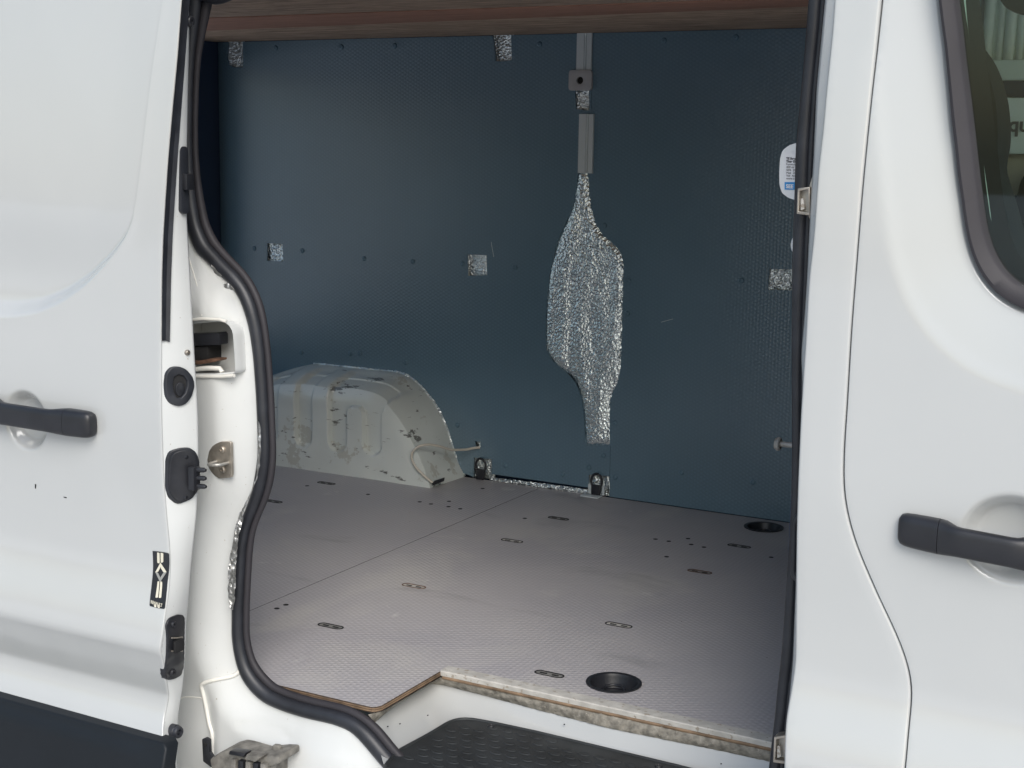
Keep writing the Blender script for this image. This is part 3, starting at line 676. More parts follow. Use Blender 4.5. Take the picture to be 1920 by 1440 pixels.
gl2 = smooth_curve(GL, n=150, it=0); gr2 = smooth_curve(GR, n=150, it=0)
loft('gap_shade_strip', [[p+Vector((0, .009, 0)) for p in gl2], [p.lerp(q, .5)+Vector((0, .011, 0)) for p, q in zip(gl2, gr2)], [q+Vector((.004, .009, 0)) for q in gr2]], 'rubber', van)  # dark strip added behind the door gap to paint in its shade
# ================= cab door
wo = [(1752, -90), (1761, 0), (1766, 42), (1772, 83), (1779, 153), (1785, 222), (1792, 278), (1797.5, 333), (1804, 375), (1808, 403), (1812, 430), (1819, 461), (1829, 491), (1842, 516), (1858, 537), (1878, 556), (1898, 569), (1920, 579), (1990, 600), (2150, 628), (2500, 660)]
wi = [(1783, -90), (1793, 0), (1799, 42), (1808, 125), (1817, 194), (1825, 264), (1833, 333), (1839, 379), (1844, 416), (1850, 443), (1858, 466), (1869, 488), (1883, 508), (1901, 525), (1922, 538), (1990, 558), (2150, 584), (2500, 616)]
WO = smooth_curve([at(a, b, YB+.02) for a, b in wo], n=130, it=3); WI = smooth_curve([at(a, b, YB+.028) for a, b in wi], n=130, it=3)
WOx = [(p.x, p.z) for p in WO]; hole = WOx+[(.30, WOx[-1][1]), (.30, 1.45), (WOx[0][0], 1.45)]
chx, chz = at(1897, 1014, YB).x, at(1897, 1014, YB).z
def yC(x, z):
    y = yB(x, z); d = segdist((x, z), WOx)
    if not (x > WOx[0][0] and z > .7 and inside((x, z), hole)) or True:
        wd = .118
        if x < -.2 or z < .95: 
            if d < wd: t = 1-d/wd; y += .018*t*sm(min(1, t*5))
            if d < .008: y += .006*(1-sm(d/.008))
    y += dish(x, z, chx, chz, .078, .070, .034)
    return y
q0 = offline(WOx, .01)[60]; sg_ = [(-1 if inside(q0, hole) else 1)*v for v in (.0025, .005, .008, .012)]
co = [(p.x, p.z) for p in GR]+[(.42, GR[-1].z), (.42, 1.5), (GR[0].x, 1.5)]
cdoor = sheet('cab_door', co, yC, 'white', van, holes=[hole], grid=.03, roll=.002, depth=.03, lines=[[p for p in offline(WOx, q) if p[1] < 1.44 and p[0] < .25] for q in sg_], fine=[(-.62, -.22, .10, 1.36, .010), (chx-.10, chx+.10, chz-.09, chz+.09, .005)], label='closed white cab door with window')
k0 = int(130*.40)
kk = min(range(130), key=lambda i: abs(WO[i].z-at(1806, 383, YB+.02).z))
def trim(i0, i1, lift):
    o1 = WO[i0:i1]; n1 = WI[i0:i1]
    return loft('window_trim', [[p+Vector((0, .012, 0)) for p in o1], [p+Vector((0, -.003-lift, 0)) for p in o1], [p.lerp(q, .18)+Vector((0, -.006-lift, 0)) for p, q in zip(o1, n1)], [p.lerp(q, .8)+Vector((0, -.004-lift, 0)) for p, q in zip(o1, n1)], [p.lerp(q, .97)+Vector((0, -.001-lift, 0)) for p, q in zip(o1, n1)], [q+Vector((.002, .012, 0)) for q in n1]], 'trim', cdoor, sharp=40)
trim(0, kk+1, 0); trim(kk, 130, .0012)
gi = [(p.x, p.z) for p in WI]
prism('window_glass', gi+[(.30, gi[-1][1]), (.30, 1.42), (gi[0][0], 1.42)], 'y', YB+.040, YB+.044, 'glass', cdoor)
loft('glass_channel', [[q+Vector((0, .005, 0)) for q in WI], [q+Vector((.006, .03, .003)) for q in WI], [q+Vector((.022, .05, .006)) for q in WI]], 'dark', cdoor)
gr = smooth_curve([at(a, b, YB+.055) for a, b in ((1806, -40), (1811, 36), (1822, 139), (1833, 236), (1844, 319), (1854, 389), (1863, 469))], n=50)
tube('glass_run', gr, .0016, 'guide', cdoor, 6)
phc = at(1679, 990, YB-.014); zc = lambda x: at(1713, 997, YB-.012).z + (x-phc.x)*-.055
handle(cdoor, YB+.010, phc.x+.002, phc.x+.262, zc, .0262, (-1, 1))
# cab interior; bands, folds and sign are window reflections built as objects
prism('cab_lining', [(-.62, .2), (.6, .2), (.6, 1.6), (-.62, 1.6)], 'y', 3.15, 3.18, 'cabw', van)
for i, px in enumerate((1838, 1862, 1880, 1901, 1925)):
    q = at(px, 60, 3.10); tube('reflected_fold', [Vector((q.x, 3.148, .9)), Vector((q.x+.01, 3.148, 1.6))], .008 if i % 2 else .012, 'cabw', van, 8)  # folds of the pale window reflection, built as ribs
def cabp(name, pts, y0, y1, mt, bev=.004, par=van, label=None):
    q = smooth_curve([at(a, b, y0) for a, b in pts], step=.012, it=2, closed=True); return prism(name, [(p.x, p.z) for p in q], 'y', y0, y1, mt, par, bev, label=label)
cabp('seat_back', [(1700, 60), (1790, 50), (1817, 78), (1840, 108), (1858, 150), (1868, 194), (1872, 240), (1871, 278), (1861, 316), (1872, 350), (1886, 392), (1900, 450), (1909, 500), (1915, 620), (1700, 640)], 2.52, 2.64, 'seat', .012, label='dark driver seat back with headrest')
cabp('seat_cushion', [(1890, 640), (1895, 420), (1906, 370), (1915, 330), (1935, 312), (1990, 300), (2060, 330), (2100, 640)], 2.9, 3.0, 'seat', .012, label='dark passenger seat beyond the driver seat')
cabp('sun_visor', [(1868, -60), (1872, 0), (1884, 16), (1905, 26), (1960, 34), (2100, 30), (2100, -60)], 2.80, 2.82, 'seat', .004)
box('pale_reflection', -.70, .5, 3.02, 3.05, at(1900, 150, 3.02).z, at(1900, 112, 3.02).z, 'cabw', van, .003)  # bright reflected band, built as a pale bar behind the glass
box('dark_band', -.70, .5, 3.05, 3.06, at(1900, 182, 3.05).z, at(1900, 149, 3.05).z, 'night', van)  # dark band between the reflection bars
box('brown_reflection', -.70, .5, 3.03, 3.06, at(1900, 366, 3.03).z, at(1900, 289, 3.03).z, 'tan', van, .003)  # brown reflected band, built as a tan bar behind the glass
box('cab_lower_lining', -.70, .5, 3.03, 3.06, .3, at(1900, 367, 3.03).z, 'seat', van, .003)
crd = bpy.data.objects.new('reflected_sign', None)
cz1, cz0 = at(1900, 184, 2.99).z, at(1900, 288, 2.99).z
card = box('reflected_sign', -.62, .35, 2.99, 2.995, cz0, cz1, 'card', None, .001); card['label'] = 'reflection of a pale lettered sign, built as a card behind the cab door window'; card['category'] = 'sign'  # a sign reflected in the window, modelled as a card inside
tq = at(1890, 246, 2.985); text('reflected_lettering', 'qub', .040, tq, 'ink', card, bold=.001)

# ================= load bay shell (keeps the daylight out, as the real body does)
box('roof_panel', -3.56, .5, 2.10, 4.22, 1.52, 1.53, 'white', van)
box('roof_rail', -3.56, .45, 2.17, 2.30, 1.415, 1.519, 'jamb', van, .004)
prism('rear_door_frame', [(2.15, -.30), (4.20, -.30), (4.20, 1.519), (2.15, 1.519)], 'x', -3.50, -3.46, 'night', van, 0, [[(2.40, .36), (3.955, .36), (3.955, 1.37), (2.40, 1.37)]])  # sill of the opening raised to hold rear light off the wheel arch
prism('bulkhead', [(2.30, -.03), (4.10, -.03), (4.10, 1.519), (2.30, 1.519)], 'x', -.640, -.625, 'wallp', van)
prism('side_panel', [(-3.459, -.45), (-2.0, -.45), (-2.0, .0), (-2.03, .2), (-1.98, .9), (-2.06, 1.1), (-2.06, 1.41), (-3.459, 1.41)], 'y', 2.30, 2.31, 'wallp', van)
prism('outer_side_panel', [(-3.459, -.45), (-2.2, -.45), (-2.2, 1.519), (-3.459, 1.519)], 'y', YB+.005, YB+.015, 'white', van)
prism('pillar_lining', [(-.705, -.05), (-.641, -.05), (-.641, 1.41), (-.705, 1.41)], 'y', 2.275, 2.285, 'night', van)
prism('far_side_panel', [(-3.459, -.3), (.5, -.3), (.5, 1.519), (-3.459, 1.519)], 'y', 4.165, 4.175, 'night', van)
prism('underfloor', [(-3.459, 2.30), (-1.62, 2.30), (-1.62, 2.56), (-.65, 2.56), (-.65, 4.16), (-3.459, 4.16)], 'z', -.05, -.030, 'dark', van)

# ================= load floor
prism('floor_joint', [(-2.1219, 2.30), (-2.1191, 2.30), (-2.1191, 4.1), (-2.1219, 4.1)], 'z', -.0006, -.0115, 'dark', van)  # dark strip laid in the seam, standing for the shade of the gap
slots = [(612, 906, 38), (512, 940, 30), (960, 1014, 44), (1047, 972, 38), (776, 1099, 50), (1160, 1172, 56), (1312, 1072, 46), (1386, 1024, 48), (620, 1174, 56), (1030, 1264, 62)]
dots = [(576, 911), (690, 927), (787, 941), (808, 945), (842, 940), (841, 950), (863, 954), (905, 916), (984, 972), (519, 1141), (536, 1134), (1229, 1011), (1254, 1015), (1290, 1010), (1296, 1021), (1320, 1026), (1446, 1045), (464, 1123), (1250, 1044)]
sl_ = []
for px, py, wd_ in slots:
    c = atz(px, py); a = atz(px-wd_/2, py-wd_*.07); b = atz(px+wd_/2, py+wd_*.07); sl_.append((c.x, c.y, .066))
dt_ = [(atz(px, py).x, atz(px, py).y) for px, py in dots]
cups = [(atz(1151, 1281).x, atz(1151, 1281).y, .056), (atz(1432, 989).x, atz(1432, 989).y, .054)]
def board(name, poly, test, label):
    H = [stadium(x, y, L_, .023) for x, y, L_ in sl_ if test(x)]+[circ(x, y, r, 28) for x, y, r in cups if test(x)]
    return prism(name, poly, 'z', 0, -.012, 'floorp', van, 0, H, label)
XS = -2.1205
fb1 = board('floor_board', [(XS+.0016, 2.272), (-1.545, 2.272), (-1.531, 2.276), (-1.524, 2.290), (-1.524, 2.515), (-.645, 2.515), (-.645, 4.118), (XS+.0016, 4.118)], lambda x: x > XS, 'grey embossed floor board notched round the side step')
fb2 = board('floor_board', [(-3.455, 2.312), (XS-.0016, 2.312), (XS-.0016, 4.118), (-3.455, 4.118)], lambda x: x < XS, 'rear grey embossed floor board beside the wheel arch')
for x, y in dt_: prism('screw_hole', circ(x, y, .0068, 10), 'z', .0005, -.004, 'dark', fb1 if x > XS else fb2)  # dark discs painted in for the shade inside the holes
for i, (x, y, L_) in enumerate(sl_):
    fb = fb1 if x > XS else fb2
    prism('lashing_slot', stadium(x, y, L_-.001, .022), 'z', -.0002, -.009, 'alu' if i in (5, 4, 2) else 'slotm', fb)
    prism('slot_rim', stadium(x, y, L_+.003, .0245), 'z', .0009, -.004, 'rust' if i in (4, 6) else 'dark', fb, 0, [stadium(x, y, L_-.004, .018)])
    for s in (-.42, .42):
        prism('slot_hollow', stadium(x+s*L_*.50, y, L_*.26, .0065), 'z', .0003, -.005, 'dark', fb)
cupm = lathe_mesh('tie_cup', [(.0585, .0005), (.0585, .0030), (.0555, .0040), (.0500, .0022), (.0475, -.004), (.0455, -.020), (.042, -.026), (.030, -.027), (.026, -.022), (.010, -.022), (0, -.022)], 40, 'z')
for x, y, r in cups:
    t_ = link('tie_cup', cupm, 'black', fb1, True, (x, y, 0))
    tube('tie_ring', [Vector((x+.030*cos(a)*.8, y+.022*sin(a), -.016+.004*sin(a))) for a in [2*pi*k/20 for k in range(21)]], .003, 'black', fb1, 8, Vector((0, 0, 1)))
# crumbs of grit left on the boards
bm = bmesh.new(); rg = random.Random(11)
for _ in range(170):
    x = rg.uniform(-3.0, -.75); y = 2.30+1.75*rg.random()**1.3
    if x > -1.60 and y < 2.56: continue
    q = rg.uniform(.0006, .0019); vs = [bm.verts.new((x+q*rg.uniform(.6, 1)*cos(a), y+q*rg.uniform(.6, 1)*sin(a), .0002)) for a in (0, 1.3, 2.5, 3.8, 5)]
    tpv = bm.verts.new((x, y, q*.9))
    for i in range(5): bm.faces.new((vs[i], vs[(i+1) % 5], tpv))
gt = bmobj('grit', bm, 'insul', fb1, False); gt['kind'] = 'stuff'
# plywood edges (laminations)
def edge_strip(pts, z0, z1, mt, name, off=.0006):
    P = [Vector(p) for p in pts]
    loft(name, [[Vector((p.x+.0*off, p.y, z0)) for p in P], [Vector((p.x, p.y, z1)) for p in P]], mt, fb1)
ed = [(-2.11, 2.2712), (-1.545, 2.2712), (-1.535, 2.2725), (-1.5285, 2.278), (-1.5232, 2.290), (-1.5232, 2.5140)]
def offs(d): return [(-2.11, 2.2715-d), (-1.545, 2.2715-d), (-1.535+d*.3, 2.2728-d*.9), (-1.528+d*.8, 2.279-d*.6), (-1.5235+d, 2.290), (-1.5235+d, 2.5140)]
for i, (z0, z1, mt_, d_) in enumerate(((-.0004, -.0026, 'plyd', .0004), (-.0026, -.0055, 'ply', .0010), (-.0055, -.0068, 'plyd', .0006), (-.0068, -.0098, 'ply', .0012), (-.0098, -.0119, 'plyd', .0006))):
    loft('ply_layer', [[Vector((x, y, z0)) for x, y in offs(0)], [Vector((x, y, z0-.0001)) for x, y in offs(d_)], [Vector((x, y, z1)) for x, y in offs(d_)], [Vector((x, y, z1)) for x, y in offs(0)]], mt_, fb1, sharp=30)
# aluminium sill angle
x0s, x1s = -1.5225, -.700
bm = bmesh.new(); secs = [(2.5450, .0), (2.5450, .0018), (2.517, .0022), (2.5125, .0016), (2.5115, -.0005), (2.5125, -.010), (2.5140, -.0105), (2.5150, -.010)]
NX = 90; G = []
for i in range(NX+1):
    x = x0s+(x1s-x0s)*i/NX; jj = .0005*noise.noise(Vector((x*22, 0, 0))); G.append([bm.verts.new((x, y+jj*(1 if y < 2.53 else 3), z+(jj*.6 if z < 0 else 0))) for y, z in secs])
for a, b in zip(G, G[1:]):
    for k in range(len(secs)-1): bm.faces.new((a[k], a[k+1], b[k+1], b[k]))
bmobj('sill_trim', bm, 'alu', fb1, sharp=25)
# insulation band under the edge, crusty
def band(name, top, bot, mt, n1, rows_, amp, par):
    T = resample(top, n=n1); Bt = resample(bot, n=n1); R_ = []
    for j in range(rows_+1):
        t = j/rows_; r_ = []
        for i, (a, b) in enumerate(zip(T, Bt)):
            p = a.lerp(b, t); nz = noise.noise(p*90)+.7*noise.noise(p*230); e = sin(pi*t)*.004
            r_.append(p+Vector((nz*amp*.5+(e if i < n1*.22 else 0), -nz*amp-(e if i > n1*.22 else 0), nz*amp*.4)))
        R_.append(r_)
    return loft(name, R_, mt, par)
loft('ply_layer', [[Vector((x, y, z)) for x in [-1.5195+.82*i/60 for i in range(61)]] for y, z in ((2.5145, -.0100), (2.5125, -.0112), (2.5120, -.0165), (2.5150, -.0175))], 'ply', fb1)
Tt = [(-1.538, 2.262, -.013), (-1.521, 2.29, -.012), (-1.5205, 2.510, -.012), (-1.5190, 2.5140, -.016), (-.70, 2.5140, -.016)]
white_top = [(700, 1359), (712, 1345), (726, 1329), (757, 1307), (787, 1289), (800, 1284.5), (812, 1282.5), (831, 1284.5), (897, 1301), (1006, 1330), (1137, 1364), (1269, 1391), (1378, 1413), (1444, 1428), (1480, 1437)]
WT = [atz(a, b, -.040) for a, b in white_top]
band('insulation_edge', Tt, [p+Vector((0, .001, -.001)) for p in WT], 'insul', 240, 8, .0026, van)
# white step well
mt_edge = [(722, 1436), (735, 1420), (748, 1407), (768, 1396), (787, 1386), (807, 1375), (825, 1364), (838, 1356), (850, 1351), (862, 1348.5), (875, 1348), (888, 1349), (927, 1356), (1006, 1373), (1094, 1394), (1181, 1415), (1277, 1438), (1340, 1454), (1440, 1480)]
ZM = -.072
ME = [atz(a, b, ZM) for a, b in mt_edge]
NW = 120; t0 = smooth_curve([p+Vector((0, .006, .004)) for p in WT], n=NW, it=2); t9 = smooth_curve(ME, n=NW, it=1); rowsw = []
for j in range(13):
    t = j/12; zt_ = .6*t+.4*t*t; r_ = []
    for a, b in zip(t0, t9):
        p = a.lerp(b, t); p.z = a.z+(b.z-.006-a.z)*(1-(1-t)**1.9); r_.append(p)
    rowsw.append(r_)
for d_ in (.02, .05): rowsw.append([Vector((p.x+.6*d_, p.y-d_*.6, ZM-.006)) for p in t9])
step = loft('side_step', rowsw, 'white', van, label='white painted step well under the floor edge')
mo = [(p.x, p.y) for p in smooth_curve(ME, n=70, it=1)]; mo = mo+[(-.72, 2.16), (-1.36, 2.16), (mo[0][0]+.06, mo[0][1]-.01)]
smat = sheet('step_mat', mo, lambda x, y: ZM, 'mat', step, axis='z', grid=.03, roll=0, depth=0)
prism('mat_border', mo, 'z', ZM-.0005, ZM-.012, 'mat', step)
tube('mat_rim', [p+Vector((0, 0, .0)) for p in smooth_curve(ME, n=110, it=1)], .0035, 'mat', step, 10, Vector((0, 0, 1)))
bumpm = lathe_mesh('tread_bump', [(.0140, 0), (.0125, .0011), (.0105, .0015), (.0080, .0008), (.0, .0006)], 14, 'z')
for v in bumpm.vertices: v.co.y *= .62
bumpm.materials.append(M['mat'])
for r in range(9):
    for c in range(24):
        x = -1.43+c*.0335+(r % 2)*.0167; y = 2.455-r*.0265+(x+1.4)*.02
        if not inside((x, y), mo) or segdist((x, y), [(p.x, p.y) for p in ME]) < .022: continue
        link('tread_bump', bumpm, None, step, False, (x, y, ZM+.0002))
for px, py in ((921, 1362), (1235, 1437)):
    p = atz(px, py, ZM); link('mat_screw', lathe_mesh('mat_screw', [(.008, 0), (.007, .003), (.004, .003), (.003, .0005), (0, .0005)], 14, 'z'), 'black', step, True, p)
# stone chips on the white step
for px, py in ((750, 1358), (802, 1342), (1058, 1359), (1352, 1433), (727, 1363)):
    p = atz(px, py, -.052); prism('paint_chip', circ(p.x, p.y, .0016, 6, .0024), 'z', -.0505, -.0515, 'dark', step)

# ================= far wall: two laminate boards with cut-outs, foil behind
def wxz(l): return XZ(l, YW)
foil_big = [(1084, 322), (1102, 322), (1106, 362), (1109, 392), (1118, 421), (1131, 442), (1145, 452), (1158, 464), (1166, 478), (1169, 495), (1168, 550), (1166, 633), (1164, 687), (1160, 712), (1151, 733), (1144.5, 748), (1143, 779), (1144, 836), (1097, 835), (1095, 779), (1090, 745), (1079, 717), (1062, 699), (1043, 684), (1029, 668), (1023, 650), (1023, 592), (1026, 550), (1033, 500), (1045, 454), (1062, 414), (1075, 388), (1081, 350)]
rects = [[(427, 70), (455, 70), (456, 126), (440, 126.5), (428, 121), (425, 110)], [(923, 60), (958, 60), (959.5, 113), (945, 115), (929, 114.5)], [(500.5, 456), (530, 457.5), (531.5, 490), (501, 489)], [(876, 477), (912, 478.5), (913.5, 516), (877, 517)], [(1442, 504), (1483, 505), (1500, 505.5), (1500, 545), (1484, 544.5), (1440, 543)],
         [(1078, 166), (1104.5, 166), (1105, 206), (1099, 207), (1080, 204)], [(890, 828), (901, 828), (901, 838), (892, 838)]]
arch = [(862, 885), (856, 862), (847, 832), (838, 803), (826, 774), (812, 752), (795, 731), (777, 713), (760, 702), (742, 697), (700, 693), (650, 688), (600, 683), (588, 682), (560, 688), (530, 697), (508, 706), (480, 724), (462, 748), (448, 780), (440, 830), (436, 873)]
AR = XZ(arch, YW)
notch = XZ([(888, 858), (921, 861), (923, 894)], YW)
def arch_left(): return AR
xr1 = at(1144, 850, YW).x
Lp = [(-3.42, 1.46)]+[(at(1097, 40, YW).x, 1.46)]+[at(1097.5, 212, YW).xz[:] if False else (at(1097.5, 212, YW).x, at(1097.5, 212, YW).z)]
FB = [(p.x, p.z) for p in smooth_curve([at(a, b, YW) for a, b in foil_big], step=.012, it=1, closed=True)]
# one outline holds the left board; the joint runs down to the right of the foil
def hole_list(test): return [XZ(r, YW) for i, r in enumerate(rects) if test(i)]
xj = xr1+.001
ARd = [(x, z) for x, z in AR]
base = [(at(1103, 930, YW).x, .002), ]
n1 = XZ([(1104, 890), (1143, 893)], YW); n2 = XZ([(888, 858), (922, 861)], YW)
xt = at(1106, 300, YW).x
kt = min(range(len(FB)), key=lambda i: hypot(FB[i][0]-at(1102, 322, YW).x, FB[i][1]-at(1102, 322, YW).z)); kb = min(range(len(FB)), key=lambda i: hypot(FB[i][0]-at(1144, 836, YW).x, FB[i][1]-at(1144, 836, YW).z))
rc = [FB[(kt+i) % len(FB)] for i in range((kb-kt) % len(FB)+1)]; lc = [FB[(kt-i) % len(FB)] for i in range((kt-kb) % len(FB)+1)]
if sum(p[0] for p in rc)/len(rc) < sum(p[0] for p in lc)/len(lc): rc, lc = lc, rc
left = [(-3.455, 1.449), (xt-.0006, 1.449), (xt-.0006, lc[0][1]+.006)]+lc+[(xj-.0006, lc[-1][1]-.004), (xj-.0006, n1[1][1]), (n1[0][0], n1[0][1]), (n1[0][0], .022), (n2[1][0], .022), (n2[1][0], n2[1][1]), (n2[0][0], n2[0][1]), (n2[0][0], .004)]+ARd+[(-3.455, AR[-1][1])]
def yWall(x, z): return YW+.012*max(0, (-3.36-x)/.095)**2+.0012*noise.noise(Vector((x*2.2, z*2.2, 0)))
FBl = FB
wp1 = sheet('wall_panel', left, yWall, 'wallp', van, holes=hole_list(lambda i: i != 4), grid=.05, depth=.006, label='blue grey embossed wall board with foil filled cut-outs')
right = [(xt+.0006, 1.449), (-.642, 1.449), (-.642, .002), (xj+.0006, .002), (xj+.0006, rc[-1][1]-.004)]+rc[::-1]+[(xt+.0006, rc[0][1]+.006)]
wp2 = sheet('wall_panel', right, yWall, 'wallp', van, holes=hole_list(lambda i: i == 4), grid=.05, depth=.006, label='darker blue grey wall board at the front of the load bay')
foil_i = 0
def foil(pts, y, amp, parent, name='foil_patch', g=.0045, bulge=0., mt='foil', world=False, label=None, closed_poly=None):
    P = closed_poly or [(p.x, p.z) for p in smooth_curve([at(a, b, YW) for a, b in pts], step=.008, it=0, closed=True)]
    cx = sum(p[0] for p in P)/len(P); cz_ = sum(p[1] for p in P)/len(P)
    def f(x, z):
        e = segdist((x, z), P, True)
        return y-bulge*sqrt(min(1, e/.022))+amp*1.3*noise.noise(Vector((x*60, z*60, 5)))+amp*1.0*noise.noise(Vector((x*190, z*190, 2)))+.006*noise.noise(Vector((x*24, z*4.5, 2)))
    o = sheet(name, P, f, mt, parent, grid=g, label=label)
    return o
def grow(pts, k, cx=None, cy=None):
    cx = sum(p[0] for p in pts)/len(pts); cy = sum(p[1] for p in pts)/len(pts)
    return [(cx+(a-cx)*k, cy+(b-cy)*k) for a, b in pts]
foil(None, YW+.0070, .0010, wp1, g=.0055, bulge=.010, label='long crumpled foil infill shaped like a flask', closed_poly=[((x-(-1.965))*1.02-1.965, (z-.5)*1.01+.5) for x, z in FB])
for i, r in enumerate(rects): foil(grow(r, 1.12), YW+.010, .0016, wp2 if i == 4 else wp1, g=.0035, mt='foilb')
# foil line round the arch and along the floor
ap = smooth_curve([at(a, b, YW-.001) for a, b in [(872, 893)]+arch[:14]], n=170, it=1)
bm = bmesh.new(); G = []
for i, p in enumerate(ap):
    tt = (ap[min(169, i+1)]-ap[max(0, i-1)]).normalized(); nn = Vector((-tt.z, 0, tt.x)); nn = nn if nn.z > 0 or nn.x > 0 else -nn
    G.append([bm.verts.new(p+nn*(-.004+.0022*k+random.uniform(-.0007, .0007))+Vector((0, -.003*sin(k)+random.uniform(-.0014, .0014), 0))) for k in range(5)])
for a, b in zip(G, G[1:]):
    for k in range(4): bm.faces.new((a[k], a[k+1], b[k+1], b[k]))
bmobj('foil_edging', bm, 'foilb', wp1, smooth=False)
def foilstrip(pts_t, pts_b, n_, y):
    A = resample([at(a, b, y) for a, b in pts_t], n=n_); B = resample([at(a, b, y) for a, b in pts_b], n=n_); R_ = []
    for j in range(7):
        R_.append([a.lerp(b, j/6)+Vector((random.uniform(-1, 1)*.001, -.005*sin(pi*j/6)+random.uniform(-1, 1)*.0018, random.uniform(-1, 1)*.001)) for a, b in zip(A, B)])
    o_ = loft('foil_edging', R_, 'foilb', wp1)
    for p in o_.data.polygons: p.use_smooth = False
foilstrip([(920, 895), (1010, 905), (1106, 918)], [(920, 901), (1010, 914), (1106, 929)], 90, YW+.002)
foil(None, YW+.012, .0015, wp1, g=.004, mt='foilb', closed_poly=XZ([(882, 853), (925, 856), (926, 900), (882, 896)], YW))
foil(None, YW+.012, .0015, wp1, g=.004, mt='foilb', closed_poly=XZ([(1100, 886), (1147, 889), (1147, 932), (1100, 928)], YW))
# lashing rings
def ring(px, py, foot):
    c = at(px, py, YW-.004); R_ = []
    for k in range(25):
        a = radians(-60+300*k/24)
        R_.append(c+Vector((-.019*sin(a+pi/6+pi)*1.0, -.006, .012+.024*-cos(a+pi/6+pi)*-1)))
    P = [c+Vector((.019*sin(t), -.006, .008+.024*cos(t))) for t in [2*pi*k/24 for k in range(25)]]
    tube('lashing_ring', P, .0040, 'rubber', wp1, 8)
    prism('lashing_strap', [(c.x-.016, c.z-.040), (c.x+.012, c.z-.040), (c.x+.017, c.z-.004), (c.x-.018, c.z-.004)], 'y', YW-.014, YW-.003, 'rubber', wp1, .002)
    if foot:
        box('lashing_foot', c.x-.040, c.x+.022, YW-.045, YW-.010, .0006, .0045, 'strip', wp1, .001); box('lashing_bracket', c.x-.030, c.x-.019, YW-.010, YW-.004, .005, c.z-.004, 'strip', wp1, .001); box('lashing_bracket', c.x+.020, c.x+.027, YW-.010, YW-.004, .005, c.z-.004, 'strip', wp1, .001)
ring(903, 877, False); ring(1120, 906, True)
# trunking strips and plate
def strip(px0, px1, py0, py1):
    a = at(px0, py0, YW); b = at(px1, py1, YW); xm = (a.x+b.x)/2+.004; z0, z1 = b.z, a.z
    pr = [(a.x, YW), (a.x+.001, YW-.006), (xm-.004, YW-.007), (xm-.003, YW-.004), (xm-.001, YW-.004), (xm, YW-.008), (xm+.003, YW-.008), (xm+.004, YW-.004), (xm+.006, YW-.004), (xm+.007, YW-.007), (b.x-.001, YW-.006), (b.x, YW)]
    return prism('trunking', pr, 'z', z0, z1, 'strip', wp1)
strip(1084, 1110, 20, 131); strip(1087, 1112, 214, 325)
pq = XZ([(1070, 132), (1112, 170)], YW); hc = at(1090.5, 151, YW)
prism('fixing_plate', rrect(pq[0][0], pq[1][0], pq[1][1], pq[0][1], .010), 'y', YW-.013, YW-.001, 'plate', wp1, .001, [circ(hc.x, hc.z, .0115, 18)])
prism('plate_hole', circ(hc.x, hc.z, .0112, 18), 'y', YW-.005, YW-.0035, 'dark', wp1)
# button screws
scm = lathe_mesh('panel_screw', [(.0090, .002), (.0088, -.0015), (.0070, -.0034), (.0040, -.0042), (.0022, -.0042), (.0016, -.0028), (0, -.0028)], 16, 'y'); scm.materials.append(M['wallp'])
M['screw'] = mat('painted_screw', (.12, .205, .27), .4, var=.05); scm.materials[0] = M['screw']
for px, py in ((477, 466), (567, 470), (683, 485), (774, 490), (867, 495), (965, 501), (565, 661), (656, 663), (674, 662), (760, 680), (517, 90), (640, 88), (740, 86), (1012, 83), (948, 873), (1055, 889), (857, 797), (1104, 876), (1131, 854), (1133, 423),
               (1245, 76), (1380, 70), (1179, 527), (1176, 588), (1390, 526), (1153, 793), (1153, 895), (1278, 886), (1412, 904)):
    p = at(px, py, YW-.0005); link('panel_screw', scm, None, wp2 if p.x > xj else wp1, False, p)

for l in (((921, 454), (923, 466), (926, 482)), ((1029, 632), (1028, 645), (1026, 657)), ((1240, 604), (1262, 598))):
    tube('scratch', [at(a, b, YW-.0002) for a, b in l], .0006, 'card', wp2 if l[0][0] > 1150 else wp1, 5)
# ================= wheel arch
ax1 = atz(800, 910); YSD = 3.915
A2 = [(x, z) for x, z in AR]
def arch_depth(x, z):
    """distance the tub stands out from the wall"""
    if not inside((x, z), AP): return 0.
    # outline scaled: front slope long, top short
    fx = sm_lin((-2.412-.0-x-.18*(z/.33)**2.2)/(.20)) if False else 0
    return 0
# tub: sections from the wall outline to a smaller side-face outline
AW = smooth_curve([Vector((x, YW, z)) for x, z in [(at(872, 893, YW).x, .0)]+A2[1:]], n=120, it=2)
AW[0].z = -.002
sidept = [(806, 912), (795, 880), (778, 845), (757, 806), (738, 778), (722, 759), (706, 746), (690, 738), (660, 732), (620, 728), (575, 724), (545, 722), (515, 722), (490, 728), (470, 740), (455, 760), (445, 800), (440, 845), (438, 880)]
AS = smooth_curve([at(a, b, YSD) for a, b in sidept], n=120, it=2); AS[0].z = -.002; AS[-1].z = -.002; AW[-1].z = -.002
